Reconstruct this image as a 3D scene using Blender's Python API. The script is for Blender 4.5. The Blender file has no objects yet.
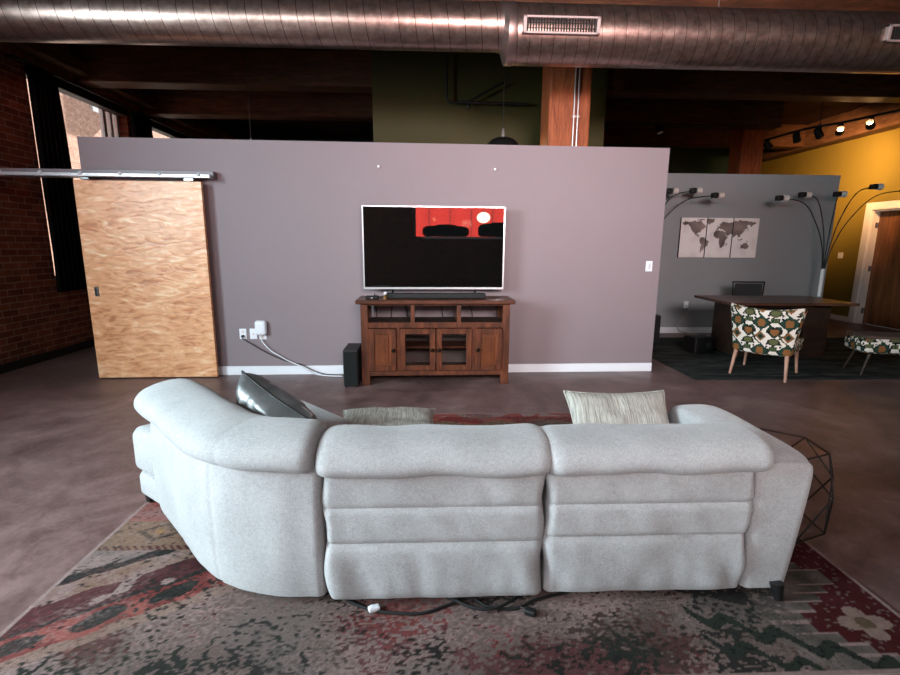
import bpy, bmesh, math, random
from mathutils import Vector, Matrix, noise as mnoise
random.seed(7)
PI = math.pi
R = math.radians
SC = bpy.context.scene
COL = SC.collection

# ------------------------------------------------------------------ camera
FPX = 482.1
cam_d = bpy.data.cameras.new('camera')
cam_d.sensor_fit = 'HORIZONTAL'; cam_d.sensor_width = 36.0
cam_d.lens = FPX / 900.0 * 36.0
cam_d.clip_start = 0.02
cam = bpy.data.objects.new('camera', cam_d); COL.objects.link(cam)
pt, yw, rl = 0.18778, 0.03921, 0.006786
fw = Vector((math.sin(yw) * math.cos(pt), math.cos(yw) * math.cos(pt), -math.sin(pt)))
rt = fw.cross(Vector((0, 0, 1))).normalized(); up = rt.cross(fw)
r2 = rt * math.cos(rl) + up * math.sin(rl); u2 = up * math.cos(rl) - rt * math.sin(rl)
cam.matrix_world = Matrix(((r2.x, u2.x, -fw.x, 0), (r2.y, u2.y, -fw.y, 0), (r2.z, u2.z, -fw.z, 1.4186), (0, 0, 0, 1)))
SC.camera = cam

# ------------------------------------------------------------------ light and exposure
SC.view_settings.view_transform = 'Standard'
SC.view_settings.look = 'None'
SC.view_settings.gamma = 1.0
SC.view_settings.use_curve_mapping = False
SC.view_settings.exposure = 0.52
wd = bpy.data.worlds.new('sky'); SC.world = wd; wd.use_nodes = True
bg = wd.node_tree.nodes['Background']
bg.inputs['Color'].default_value = (0.86, 0.93, 1.0, 1); bg.inputs['Strength'].default_value = 0.55

def area(name, loc, target, sx, sy, power, col):
    l = bpy.data.lights.new(name, 'AREA'); l.shape = 'RECTANGLE'; l.size = sx; l.size_y = sy
    l.energy = power; l.color = col
    o = bpy.data.objects.new(name, l); COL.objects.link(o); o.location = loc
    d = (Vector(target) - Vector(loc)).normalized()
    o.rotation_euler = d.to_track_quat('-Z', 'Z').to_euler()
    return o
sun_d = bpy.data.lights.new('sun', 'SUN'); sun_d.energy = 42.0; sun_d.angle = R(0.6); sun_d.color = (1.0, 0.93, 0.84)
sun = bpy.data.objects.new('sun', sun_d); COL.objects.link(sun)
sun.rotation_euler = (Vector((-0.055, -0.80, -0.62))).to_track_quat('-Z', 'Y').to_euler()
# daylight at the windows behind the camera and in the left wall
area('daylight_window_rear_left', (-3.1, -2.95, 3.15), (-1.6, 2.2, 0.7), 2.1, 1.2, 140, (0.93, 0.96, 1.0))
rr_light = area('daylight_window_rear_right', (1.5, -2.95, 3.15), (1.6, 7.0, 1.9), 2.6, 1.2, 62, (1.0, 0.88, 0.88))
rr_light.data.spread = R(54)
area('daylight_window_side', (-5.25, 0.3, 2.4), (-1.2, 1.2, 0.4), 2.2, 2.2, 540, (0.71, 0.92, 1.0))

# ------------------------------------------------------------------ helpers
def obj(name, bm, m, parent=None, smooth=False, loc=None, rot=None):
    me = bpy.data.meshes.new(name)
    bmesh.ops.recalc_face_normals(bm, faces=bm.faces)
    bm.to_mesh(me); bm.free()
    for mm in (m if isinstance(m, (list, tuple)) else [m]): me.materials.append(mm)
    if smooth:
        me.polygons.foreach_set('use_smooth', [True] * len(me.polygons))
        if smooth != 'all':
            try: me.set_sharp_from_angle(angle=R(smooth if not isinstance(smooth, bool) else 40))
            except Exception: pass
    o = bpy.data.objects.new(name, me); COL.objects.link(o)
    if parent is not None: o.parent = parent
    if loc is not None: o.location = loc
    if rot is not None: o.rotation_euler = rot
    return o

def tag(o, label=None, cat=None, group=None, kind=None):
    if label: o['label'] = label
    if cat: o['category'] = cat
    if group: o['group'] = group
    if kind: o['kind'] = kind
    return o

def empty(name, loc, rz=0, label=None, cat=None, group=None, kind=None):
    o = bpy.data.objects.new(name, None); COL.objects.link(o)
    o.location = loc; o.rotation_euler = (0, 0, rz); o.empty_display_size = .1
    return tag(o, label, cat, group, kind)

def copy_tree(o, loc=None, rz=None, label=None, parent=None):
    c = o.copy(); COL.objects.link(c)
    if parent is not None: c.parent = parent
    if loc is not None: c.location = loc
    if rz is not None: c.rotation_euler = (0, 0, rz)
    if label: c['label'] = label
    for ch in list(o.children): copy_tree(ch, parent=c)
    return c

def struct(name, bm, m, parent=None, **k):
    o = obj(name, bm, m, parent, **k)
    if parent is None: o['kind'] = 'structure'
    return o

def box(bm, x0, x1, y0, y1, z0, z1, bev=0.0, seg=2, M=None):
    vs = [bm.verts.new((x, y, z)) for x in (x0, x1) for y in (y0, y1) for z in (z0, z1)]
    F = [(0, 1, 3, 2), (4, 6, 7, 5), (0, 4, 5, 1), (2, 3, 7, 6), (0, 2, 6, 4), (1, 5, 7, 3)]
    fs = [bm.faces.new([vs[i] for i in f]) for f in F]
    if M is not None: bmesh.ops.transform(bm, matrix=M, verts=vs)
    if bev > 0:
        es = list({e for f in fs for e in f.edges})
        bmesh.ops.bevel(bm, geom=es, offset=bev, segments=seg, affect='EDGES', profile=.5, clamp_overlap=True)

def frame_at(d):
    d = d.normalized()
    a = Vector((0, 0, 1)) if abs(d.z) < .9 else Vector((1, 0, 0))
    s = d.cross(a).normalized(); return s, s.cross(d).normalized()

def tube(bm, pts, r, seg=8, cap=True):
    pts = [Vector(p) for p in pts]; n = len(pts); rings = []
    s0 = None
    for i, p in enumerate(pts):
        d = (pts[min(i + 1, n - 1)] - pts[max(i - 1, 0)])
        if s0 is None: s, t = frame_at(d)
        else:
            dn = d.normalized(); s = (s0 - dn * s0.dot(dn)).normalized(); t = s.cross(dn).normalized()
        s0 = s
        rr = r[i] if isinstance(r, (list, tuple)) else r
        rings.append([bm.verts.new(p + s * (rr * math.cos(a)) + t * (rr * math.sin(a))) for a in [2 * PI * k / seg for k in range(seg)]])
    for a, b in zip(rings, rings[1:]):
        for k in range(seg): bm.faces.new((a[k], a[(k + 1) % seg], b[(k + 1) % seg], b[k]))
    if cap:
        bm.faces.new(rings[0][::-1]); bm.faces.new(rings[-1])

def lathe(bm, prof, seg=32, M=None, close=True):
    rings = []; allv = []
    for (r, z) in prof:
        ring = [bm.verts.new((r * math.cos(2 * PI * k / seg), r * math.sin(2 * PI * k / seg), z)) for k in range(seg)]
        rings.append(ring); allv += ring
    for a, b in zip(rings, rings[1:]):
        for k in range(seg): bm.faces.new((a[k], a[(k + 1) % seg], b[(k + 1) % seg], b[k]))
    if close:
        bm.faces.new(rings[0][::-1]); bm.faces.new(rings[-1])
    if M is not None: bmesh.ops.transform(bm, matrix=M, verts=allv)

def spline(pts, n=8, closed=False):
    P = [Vector(p) for p in pts]; m = len(P); out = []
    rng = range(m) if closed else range(m - 1)
    for i in rng:
        if closed: a, b, c, d = P[(i - 1) % m], P[i], P[(i + 1) % m], P[(i + 2) % m]
        else: a, b, c, d = P[max(i - 1, 0)], P[i], P[i + 1], P[min(i + 2, m - 1)]
        for k in range(n):
            t = k / n
            out.append(.5 * ((2 * b) + (c - a) * t + (2 * a - 5 * b + 4 * c - d) * t * t + (3 * b - a - 3 * c + d) * t ** 3))
    if not closed: out.append(P[-1])
    return out

def prism(bm, poly, z0, z1, bev=0, seg=3):
    lo = [bm.verts.new((x, y, z0)) for x, y in poly]; hi = [bm.verts.new((x, y, z1)) for x, y in poly]
    fs = [bm.faces.new(lo[::-1]), bm.faces.new(hi)]
    n = len(poly)
    for i in range(n): fs.append(bm.faces.new((lo[i], lo[(i + 1) % n], hi[(i + 1) % n], hi[i])))
    if bev:
        es = list(set(fs[0].edges) | set(fs[1].edges))
        bmesh.ops.bevel(bm, geom=es, offset=bev, segments=seg, affect='EDGES', profile=.5, clamp_overlap=True)

def rcushion(bm, sx, sy, sz, r, n=14, fn=None, M=None):
    """rounded cushion block centred on the origin, each face a grid; fn reshapes a point"""
    h = Vector((sx / 2, sy / 2, sz / 2)); key = {}
    def vert(p):
        q = Vector((max(-h.x + r, min(h.x - r, p.x)), max(-h.y + r, min(h.y - r, p.y)), max(-h.z + r, min(h.z - r, p.z))))
        d = p - q
        if d.length > 1e-9: p = q + d.normalized() * r
        if fn: p = fn(p, h)
        if M is not None: p = M @ p
        k = (round(p.x, 5), round(p.y, 5), round(p.z, 5))
        if k not in key: key[k] = bm.verts.new(p)
        return key[k]
    def ts(L):
        out = [0, .3 * r, .65 * r, r]; m = max(2, int((L - 2 * r) / max(L / n, .01)))
        out += [r + (L - 2 * r) * i / m for i in range(1, m)]
        out += [L - r, L - .65 * r, L - .3 * r, L]
        return [t - L / 2 for t in out]
    T = [ts(sx), ts(sy), ts(sz)]
    for ax in range(3):
        a, b = [i for i in range(3) if i != ax]
        for sgn in (-1, 1):
            for i in range(len(T[a]) - 1):
                for j in range(len(T[b]) - 1):
                    q = []
                    for (ii, jj) in ((i, j), (i + 1, j), (i + 1, j + 1), (i, j + 1)):
                        p = Vector((0, 0, 0)); p[ax] = sgn * h[ax]; p[a] = T[a][ii]; p[b] = T[b][jj]
                        v = vert(p)
                        if v not in q: q.append(v)
                    if len(q) > 2:
                        try: bm.faces.new(q)
                        except ValueError: pass

def sweep(bm, rings, closed=True, cap=True):
    rv = [[bm.verts.new(p) for p in r] for r in rings]
    n = len(rv[0])
    for a, b in zip(rv, rv[1:]):
        for k in range(n if closed else n - 1):
            bm.faces.new((a[k], a[(k + 1) % n], b[(k + 1) % n], b[k]))
    if cap:
        bm.faces.new(rv[0][::-1]); bm.faces.new(rv[-1])

def nz(*p, s=1.0): return mnoise.noise(Vector(p) * s)

# ------------------------------------------------------------------ materials
def rgb(r, g, b):
    f = lambda c: (c / 12.92 if c <= .04045 else ((c + .055) / 1.055) ** 2.4)
    return (f(r / 255), f(g / 255), f(b / 255), 1)

class NT:
    def __init__(s, name):
        s.m = bpy.data.materials.new(name); s.m.use_nodes = True
        s.t = s.m.node_tree; s.b = s.t.nodes['Principled BSDF']; s.co = None
    def n(s, ty, **kw):
        x = s.t.nodes.new(ty)
        for k, v in kw.items():
            if k.startswith('_'): setattr(x, k[1:], v)
            else: x.inputs[k].default_value = v
        return x
    def l(s, a, b): s.t.links.new(a, b)
    def coord(s, scale=(1, 1, 1), rot=(0, 0, 0), loc=(0, 0, 0)):
        if s.co is None: s.co = s.n('ShaderNodeTexCoord')
        mp = s.n('ShaderNodeMapping'); mp.inputs['Scale'].default_value = scale; mp.inputs['Rotation'].default_value = rot; mp.inputs['Location'].default_value = loc
        s.l(s.co.outputs['Object'], mp.inputs['Vector']); return mp.outputs['Vector']
    def noise(s, vec, scale=5, detail=4, rough=.55, dist=0):
        x = s.n('ShaderNodeTexNoise'); x.inputs['Scale'].default_value = scale; x.inputs['Detail'].default_value = detail
        x.inputs['Roughness'].default_value = rough; x.inputs['Distortion'].default_value = dist
        s.l(vec, x.inputs['Vector']); return x.outputs['Fac']
    def ramp(s, fac, stops, interp='LINEAR'):
        x = s.n('ShaderNodeValToRGB'); x.color_ramp.interpolation = interp
        e = x.color_ramp.elements
        while len(e) < len(stops): e.new(.5)
        for el, (p, c) in zip(e, stops): el.position = p; el.color = c
        s.l(fac, x.inputs['Fac']); return x.outputs['Color']
    def math(s, op, a, b=None, c=None):
        x = s.n('ShaderNodeMath', _operation=op)
        for i, v in enumerate((a, b, c)):
            if v is None: continue
            if isinstance(v, (int, float)): x.inputs[i].default_value = v
            else: s.l(v, x.inputs[i])
        return x.outputs[0]
    def mix(s, fac, a, b, mode='MIX'):
        x = s.n('ShaderNodeMix', _data_type='RGBA', _blend_type=mode)
        for i, v in ((0, fac), (6, a), (7, b)):
            if isinstance(v, (int, float)): x.inputs[i].default_value = v
            elif isinstance(v, tuple): x.inputs[i].default_value = v
            else: s.l(v, x.inputs[i])
        return x.outputs[2]
    def bump(s, h, strength=.3, dist=.01):
        x = s.n('ShaderNodeBump'); x.inputs['Strength'].default_value = strength; x.inputs['Distance'].default_value = dist
        s.l(h, x.inputs['Height']); s.l(x.outputs[0], s.b.inputs['Normal'])
    def out(s, base=None, rough=.5, metal=0, spec=.5):
        if base is not None:
            if isinstance(base, tuple): s.b.inputs['Base Color'].default_value = base
            else: s.l(base, s.b.inputs['Base Color'])
        if isinstance(rough, (int, float)): s.b.inputs['Roughness'].default_value = rough
        else: s.l(rough, s.b.inputs['Roughness'])
        s.b.inputs['Metallic'].default_value = metal; s.b.inputs['Specular IOR Level'].default_value = spec
        return s.m

def plain(name, c, rough=.5, metal=0, spec=.5, var=.08, sc=6, bump=0, bsc=80):
    t = NT(name); v = t.coord()
    f = t.noise(v, sc, 3)
    lo = tuple(x * (1 - var) for x in c[:3]) + (1,); hi = tuple(min(1, x * (1 + var)) for x in c[:3]) + (1,)
    base = t.ramp(f, [(.3, lo), (.7, hi)])
    if bump: t.bump(t.noise(v, bsc, 3), bump, .004)
    return t.out(base, rough, metal, spec)

def wood(name, dark, mid, light, scale=(1, 8, 8), rough=.45, rot=(0, 0, 0), sc=3.0, spec=.4):
    t = NT(name); v = t.coord(scale, rot)
    f = t.noise(v, sc, 6, .6, .8); g = t.noise(v, sc * 6, 4, .7)
    k = t.math('ADD', t.math('MULTIPLY', f, .75), t.math('MULTIPLY', g, .25))
    base = t.ramp(k, [(.32, dark), (.5, mid), (.68, light)])
    t.bump(g, .12, .003)
    return t.out(base, rough, 0, spec)

def emis(name, c, s):
    t = NT(name); t.b.inputs['Emission Color'].default_value = c; t.b.inputs['Emission Strength'].default_value = s
    return t.out(c, .4)

def vcol(name, rough=.9, fine=900, amt=.35, bump=.3):
    t = NT(name); a = t.n('ShaderNodeVertexColor', _layer_name='Col'); v = t.coord()
    f = t.noise(v, fine, 2)
    d = t.ramp(f, [(.3, (1 - amt,) * 3 + (1,)), (.7, (1, 1, 1, 1))])
    if bump: t.bump(f, bump, .004)
    return t.out(t.mix(1.0, a.outputs['Color'], d, 'MULTIPLY'), rough, 0, .2)

def brick(name, c1, c2, mortar, axis='x', sc=1.0, rough=.85, bump=.5, spec=.2):
    t = NT(name); tc = t.n('ShaderNodeTexCoord'); sp = t.n('ShaderNodeSeparateXYZ'); t.l(tc.outputs['Object'], sp.inputs[0])
    cb = t.n('ShaderNodeCombineXYZ')
    t.l(sp.outputs['Y' if axis == 'x' else 'X'], cb.inputs['X']); t.l(sp.outputs['Z'], cb.inputs['Y'])
    b = t.n('ShaderNodeTexBrick'); b.offset = .5
    b.inputs['Color1'].default_value = c1; b.inputs['Color2'].default_value = c2; b.inputs['Mortar'].default_value = mortar
    b.inputs['Scale'].default_value = 1.0; b.inputs['Brick Width'].default_value = .215 * sc; b.inputs['Row Height'].default_value = .075 * sc
    b.inputs['Mortar Size'].default_value = .007 * sc; b.inputs['Mortar Smooth'].default_value = .3; b.inputs['Bias'].default_value = -.1
    t.l(cb.outputs[0], b.inputs['Vector'])
    v = t.coord(); f = t.noise(v, 7, 5)
    base = t.mix(1.0, b.outputs['Color'], t.ramp(f, [(.3, (.62, .6, .6, 1)), (.7, (1, 1, 1, 1))]), 'MULTIPLY')
    h = t.math('ADD', t.math('MULTIPLY', b.outputs['Fac'], -1.0), t.math('MULTIPLY', f, .35))
    t.bump(h, bump, .012)
    return t.out(base, rough, 0, spec)

# --- setting materials
def floor_mat():
    t = NT('polished_concrete'); v = t.coord()
    a = t.noise(v, 1.1, 7, .62, 1.2); b = t.noise(v, 5.5, 6, .65, .6); c = t.noise(v, 40, 3)
    k = t.math('ADD', t.math('ADD', t.math('MULTIPLY', a, .5), t.math('MULTIPLY', b, .38)), t.math('MULTIPLY', c, .12))
    base = t.ramp(k, [(.36, rgb(70, 51, 48)), (.47, rgb(104, 80, 77)), (.55, rgb(124, 98, 95)), (.66, rgb(152, 124, 119))])
    t.bump(b, .04, .004)
    return t.out(base, t.math('ADD', t.math('MULTIPLY', b, .3), .26), 0, .4)
m_floor = floor_mat()
m_part = plain('grey_mauve_paint', rgb(136, 121, 125), .6, var=.015, sc=2, bump=.04, bsc=300, spec=.35)
m_office = plain('grey_slate_paint', rgb(148, 150, 153), .6, var=.015, sc=2, bump=.04, bsc=300, spec=.35)
m_olive = plain('olive_paint', rgb(60, 53, 18), .65, var=.03, sc=2, spec=.3)
m_ochre = plain('mustard_paint', rgb(122, 100, 38), .6, var=.03, sc=2, spec=.3)
m_darkgreen = plain('dark_green_paint', rgb(40, 62, 50), .7, var=.04, spec=.3)
m_white = plain('white_trim_paint', rgb(232, 232, 238), .45, var=.01)
m_casing = plain('white_casing_paint', rgb(225, 208, 198), .45, var=.01)
m_brick = brick('red_brick', rgb(134, 78, 56), rgb(98, 54, 40), rgb(150, 120, 104))
m_brick_out = brick('tan_brick', rgb(236, 186, 164), rgb(212, 156, 134), rgb(240, 214, 200), sc=1.0, bump=.2)
m_brick_rear = brick('rear_brick', rgb(112, 66, 48), rgb(88, 48, 36), rgb(116, 92, 80), axis='y')
m_beam = wood('dark_timber', rgb(54, 31, 20), rgb(80, 47, 29), rgb(104, 64, 40), (1, 7, 7), .6, spec=.25)
m_beam_y = wood('dark_timber_along', rgb(62, 38, 26), rgb(92, 60, 40), rgb(118, 80, 54), (7, 1, 7), .6, spec=.25)
m_ceil = wood('ceiling_boards', rgb(34, 18, 13), rgb(50, 27, 19), rgb(66, 38, 26), (8, 1, 8), .7, spec=.2)
m_post = wood('red_timber_post', rgb(104, 50, 28), rgb(142, 74, 42), rgb(168, 96, 58), (8, 8, 1), .6, spec=.25)

# ------------------------------------------------------------------ setting: shell
XL, XR, YF, YB, ZC = -4.75, 8.2, -2.5, 12.6, 3.98
bm = bmesh.new(); box(bm, XL - .4, XR + 2.4, YF - .4, YB + .4, -.12, 0); struct('floor', bm, m_floor)
bm = bmesh.new(); box(bm, XL - .4, XR + 2.4, YF - .4, YB + .4, ZC, ZC + .2); struct('ceiling', bm, m_ceil)

def wall_with_holes(bm, axis, c0, c1, a0, a1, z0, z1, holes):
    """wall slab of thickness c0..c1, running a0..a1, with rectangular openings (a,b,zl,zh)"""
    def put(p, q, zl, zh):
        if q - p < 1e-4 or zh - zl < 1e-4: return
        if axis == 'x': box(bm, c0, c1, p, q, zl, zh)
        else: box(bm, p, q, c0, c1, zl, zh)
    cur = a0
    for (p, q, zl, zh) in sorted(holes):
        put(cur, p, z0, z1); put(p, q, z0, zl); put(p, q, zh, z1); cur = q
    put(cur, a1, z0, z1)
LW = [(-1.0, 1.6, .9, 3.46), (6.31, 8.22, .95, 3.46), (8.72, 10.35, .95, 3.46)]
bm = bmesh.new(); wall_with_holes(bm, 'x', XL - .32, XL, YF - .3, YB + .3, 0, ZC, LW); struct('wall_left', bm, m_brick)
FW = [(-4.3, -1.9, .9, 3.75), (.0, 3.0, 1.6, 3.75)]
bm = bmesh.new(); wall_with_holes(bm, 'y', YF - .3, YF, XL, XR + .3, 0, ZC, FW); struct('wall_front', bm, m_brick_rear)
bm = bmesh.new(); box(bm, XL, XR + .2, YB, YB + .2, 0, ZC); struct('wall_back', bm, m_darkgreen)
DOORY0, DOORY1, DOORZ = 7.72, 8.94, 2.13
bm = bmesh.new(); wall_with_holes(bm, 'x', XR, XR + .2, YF, YB, 0, ZC, [(DOORY0, DOORY1, 0, DOORZ)]); struct('wall_right', bm, m_ochre)

AL = R(1.29)
def WF(u, d, z=0):      # u along the media partition, d in front of its face
    return Vector((u * math.cos(AL) + d * math.sin(AL), 5.31 + u * math.sin(AL) - d * math.cos(AL), z))
PH = 2.465
bm = bmesh.new(); box(bm, -3.53, 2.56, 0, .14, 0, PH)
struct('wall_middle', bm, m_part, loc=WF(0, 0), rot=(0, 0, AL))
bm = bmesh.new(); box(bm, -2.6, 2.56, -.016, 0, 0, .098, .004); struct('baseboard_middle', bm, m_white, loc=WF(0, 0), rot=(0, 0, AL))
bm = bmesh.new(); box(bm, 2.8, 6.58, 7.86, 8.0, 0, 2.575); struct('wall_office', bm, m_office)
bm = bmesh.new(); box(bm, 2.8, 6.58, 7.844, 7.86, 0, .10, .004); struct('baseboard_office', bm, m_white)
bm = bmesh.new(); box(bm, -.79, 2.39, 7.0, 9.0, 0, ZC); struct('wall_olive', bm, m_olive)
bm = bmesh.new(); box(bm, XR - .016, XR, DOORY1 + .1, YB, 0, .1, .004); struct('baseboard_right', bm, m_casing)
bm = bmesh.new(); box(bm, XL, XL + .02, 4.0, YB, 0, .10, .004); struct('baseboard_left', bm, plain('black_base', rgb(30, 24, 23), .6))

# timber beams, plate over the windows and the two posts
for (y, x0, x1) in ((5.35, XL, XR), (7.1, XL, -.79), (8.7, XL, -.79), (7.1, 2.39, XR), (8.85, 2.39, 6.2), (10.5, 2.39, XR - .3)):
    bm = bmesh.new(); box(bm, x0, x1, y, y + .28, 3.53, ZC, .012, 1); struct('ceiling_beam', bm, m_beam)
bm = bmesh.new(); box(bm, XR - .3, XR, 5.6, YB, 3.50, ZC, .01, 1); struct('ceiling_beam', bm, m_beam_y)
bm = bmesh.new(); box(bm, XL, XL + .22, 3, YB, 3.60, 3.76, .01, 1); struct('trim_window_plate', bm, m_beam_y)
bm = bmesh.new(); box(bm, 1.30, 1.765, 5.66, 6.08, 0, ZC, .02, 2); struct('column', bm, m_post)
bm = bmesh.new(); box(bm, 5.74, 6.15, 9.2, 9.6, 0, ZC, .02, 2); struct('column', bm, m_post)

# ------------------------------------------------------------------ windows, outside
m_frame = plain('white_window_frame', rgb(205, 205, 210), .4, var=.02)
m_darkframe = plain('dark_window_head', rgb(34, 26, 22), .6)
def glass_mat(name, tint=(1, 1, 1, 1), ior=1.45, graze=1.0):
    t = NT(name); o = t.t.nodes['Material Output']
    tr = t.n('ShaderNodeBsdfTransparent'); tr.inputs['Color'].default_value = tint
    gl = t.n('ShaderNodeBsdfGlossy'); gl.inputs['Roughness'].default_value = .02
    lw = t.n('ShaderNodeLayerWeight'); f0 = ((ior - 1) / (ior + 1)) ** 2
    fr = t.math('ADD', t.math('MULTIPLY', t.math('POWER', lw.outputs['Facing'], 5.0), (1 - f0) * graze), f0)
    mx = t.n('ShaderNodeMixShader'); t.l(fr, mx.inputs[0]); t.l(tr.outputs[0], mx.inputs[1]); t.l(gl.outputs[0], mx.inputs[2])
    t.l(mx.outputs[0], o.inputs['Surface']); return t.m
m_glass = glass_mat('window_glass', (.96, .97, .97, 1))
def window(n, axis, c, a0, a1, z0, z1, mull):
    root = empty('window_%d' % n, (c, (a0 + a1) / 2, z0) if axis == 'x' else ((a0 + a1) / 2, c, z0), 0, kind='structure')
    hw = (a1 - a0) / 2; hh = z1 - z0
    def put(bm, p, q, zl, zh, d0, d1):
        if axis == 'x': box(bm, d0, d1, p, q, zl, zh, .004, 1)
        else: box(bm, p, q, d0, d1, zl, zh, .004, 1)
    bm = bmesh.new()
    w = .055
    put(bm, -hw, -hw + w, 0, hh, -.035, .035); put(bm, hw - w, hw, 0, hh, -.035, .035)
    put(bm, -hw + w, hw - w, 0, w, -.035, .035); put(bm, -hw + w, hw - w, hh - w, hh, -.035, .035)
    for m in mull: put(bm, m - .03, m + .03, w, hh - w, -.03, .03)
    obj('window_frame', bm, m_frame, root)
    bm = bmesh.new(); put(bm, -hw + w, hw - w, w, hh - w, -.004, .004); obj('pane', bm, m_glass, root)
    return root
window(1, 'x', XL - .16, 6.31, 8.22, .95, 3.46, (.62, .78))
window(2, 'x', XL - .16, 8.72, 10.35, .95, 3.46, (.42, .55))
window(3, 'x', XL - .16, -1.0, 1.6, .9, 3.46, (0,))
window(4, 'y', YF - .15, -4.3, -1.9, .9, 3.75, (0,))
window(5, 'y', YF - .15, .0, 3.0, 1.6, 3.75, ())
for a0, a1 in ((6.31, 8.22), (8.72, 10.35)):
    bm = bmesh.new(); box(bm, XL - .12, XL + .03, a0, a1, 3.36, 3.50, .006, 1); struct('trim_window_head', bm, m_darkframe)
# the street outside
m_ground = plain('asphalt', rgb(90, 88, 86), .9)
bm = bmesh.new(); box(bm, -30, XL - .45, -30, 40, -.5, -.2); struct('ground', bm, m_ground)
bm = bmesh.new(); box(bm, XL - .45, 30, -30, YF - .45, -.5, -.2); struct('ground', bm, m_ground)
bm = bmesh.new(); box(bm, -14, -13, -2, 40, -.3, 13); struct('exterior_wall', bm, m_brick_out)
def red_siding():
    t = NT('red_corrugated_steel'); tc = t.n('ShaderNodeTexCoord'); sp = t.n('ShaderNodeSeparateXYZ'); t.l(tc.outputs['Object'], sp.inputs[0])
    w = t.math('PINGPONG', sp.outputs['X'], .3)
    f = t.ramp(w, [(.0, rgb(120, 18, 14)), (.03, rgb(214, 36, 26)), (.3, rgb(224, 44, 32))])
    return t.out(f, .6)
bm = bmesh.new(); box(bm, -1.5, 12, -10, -9, -.3, 3.05); struct('exterior_wall', bm, red_siding())

# ------------------------------------------------------------------ curtains on the left wall
m_curtain = plain('black_curtain', rgb(19, 17, 18), .95, var=.2, spec=.05)
def curtain(name, y0, y1, z0, z1, label):
    root = empty(name, (XL + .12, (y0 + y1) / 2, z0), 0, label, 'curtain', 'black curtains at the left wall')
    bm = bmesh.new(); N, Mz = 60, 14; W = y1 - y0
    rings = []
    for j in range(Mz + 1):
        t = j / Mz; ring = []
        for i in range(N + 1):
            s = i / N
            a = .030 + .02 * t
            yy = (s - .5) * W * (1 + .20 * (1 - t) ** .7) + .012 * (1 - t)
            ring.append(Vector((a * math.sin(s * 2 * PI * 6 + .6 * math.sin(3 * t)) , yy, t * (z1 - z0))))
        back = [p + Vector((-.012, 0, 0)) for p in ring[::-1]]
        rings.append(ring + back)
    sweep(bm, rings); obj('drape', bm, m_curtain, root, smooth='all')
    bm = bmesh.new(); box(bm, -.036, .034, -W / 2, W / 2, z1 - z0 - .05, z1 - z0 + .004, .004, 1); obj('header_tape', bm, m_curtain, root)
    return root
curtain('curtain', 6.20, 6.63, .82, 3.42, 'long black curtain hanging nearest, left of the wooden sliding door')
curtain('curtain', 8.14, 8.66, .82, 3.42, 'black curtain between the two windows above the grey partition')
curtain('curtain', 10.0, 10.5, .82, 3.42, 'black curtain at the far end of the smaller window')
bm = bmesh.new(); tube(bm, [(XL + .12, 6.0, 3.455), (XL + .12, 10.7, 3.455)], .016, 10)
for y in (6.05, 8.4, 10.6): box(bm, XL, XL + .12, y - .012, y + .012, 3.44, 3.47)
tag(obj('curtain_rod', bm, m_darkframe), 'dark curtain rod running above the two windows on the brick wall', 'curtain rod')

# ------------------------------------------------------------------ ventilation duct
def duct_mat(pitch, r):
    t = NT('galvanised_steel'); tc = t.n('ShaderNodeTexCoord'); sp = t.n('ShaderNodeSeparateXYZ'); t.l(tc.outputs['Object'], sp.inputs[0])
    ang = t.math('DIVIDE', t.math('ARCTAN2', sp.outputs['Z'], sp.outputs['Y']), 2 * PI)
    h = t.math('FRACT', t.math('SUBTRACT', t.math('DIVIDE', sp.outputs['X'], pitch), ang))
    d = t.math('ABSOLUTE', t.math('SUBTRACT', h, .5))
    line = t.math('LESS_THAN', d, .022)
    v = t.coord((1, 1, 1)); f = t.noise(v, 14, 6, .7); g = t.noise(v, 90, 2)
    base = t.ramp(f, [(.3, rgb(128, 106, 98)), (.7, rgb(176, 152, 142))])
    base = t.mix(line, base, rgb(84, 64, 58))
    ht = t.math('ADD', t.math('MULTIPLY', t.math('SMOOTH_MIN', d, .05, .02), 4.0), t.math('MULTIPLY', g, .06))
    t.bump(ht, .22, .01)
    return t.out(base, t.math('ADD', t.math('MULTIPLY', f, .18), .24), .92, .5)
duct = empty('ventilation_duct', (0, 4.75, 3.3), 0, 'large round spiral steel air duct crossing under the ceiling', 'air duct')
def tubex(bm, x0, x1, r, seg=64, cy=0, cz=0, n=2, cap=True):
    rings = [[Vector((x0 + (x1 - x0) * i / n, cy + r * math.cos(2 * PI * k / seg), cz + r * math.sin(2 * PI * k / seg))) for k in range(seg)] for i in range(n + 1)]
    sweep(bm, rings, True, cap)
RL_, RR_ = .195, .245
bm = bmesh.new(); tubex(bm, XL + .02, .67, RL_); d1 = obj('duct_section', bm, duct_mat(.142, RL_), duct, smooth=60)
d1.location = (0, 0, .045)
bm = bmesh.new(); tubex(bm, .70, XR - .05, RR_); d2 = obj('duct_section', bm, duct_mat(.105, RR_), duct, smooth=60)
d2.location = (0, 0, -.01)
m_steel = plain('plain_steel', rgb(150, 130, 124), .38, .9, var=.12, sc=10)
bm = bmesh.new()
rings = [[Vector((x, r * math.cos(2 * PI * k / 64), zc_ + r * math.sin(2 * PI * k / 64))) for k in range(64)] for x, r, zc_ in ((.60, RL_ + .004, .045), (.63, RL_ + .006, .045), (.665, RR_ + .003, -.01), (.73, RR_ + .006, -.01), (.74, RR_ + .001, -.01))]
sweep(bm, rings); obj('reducer', bm, m_steel, duct, smooth=40)
bm = bmesh.new()
for x in (-.42, -.40): tubex(bm, x, x + .008, RL_ + .004, 64, 0, .045)
obj('seam_collar', bm, m_steel, duct, smooth=40)
m_reg = plain('register_paint', rgb(168, 150, 146), .5, .3, var=.04)
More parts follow.
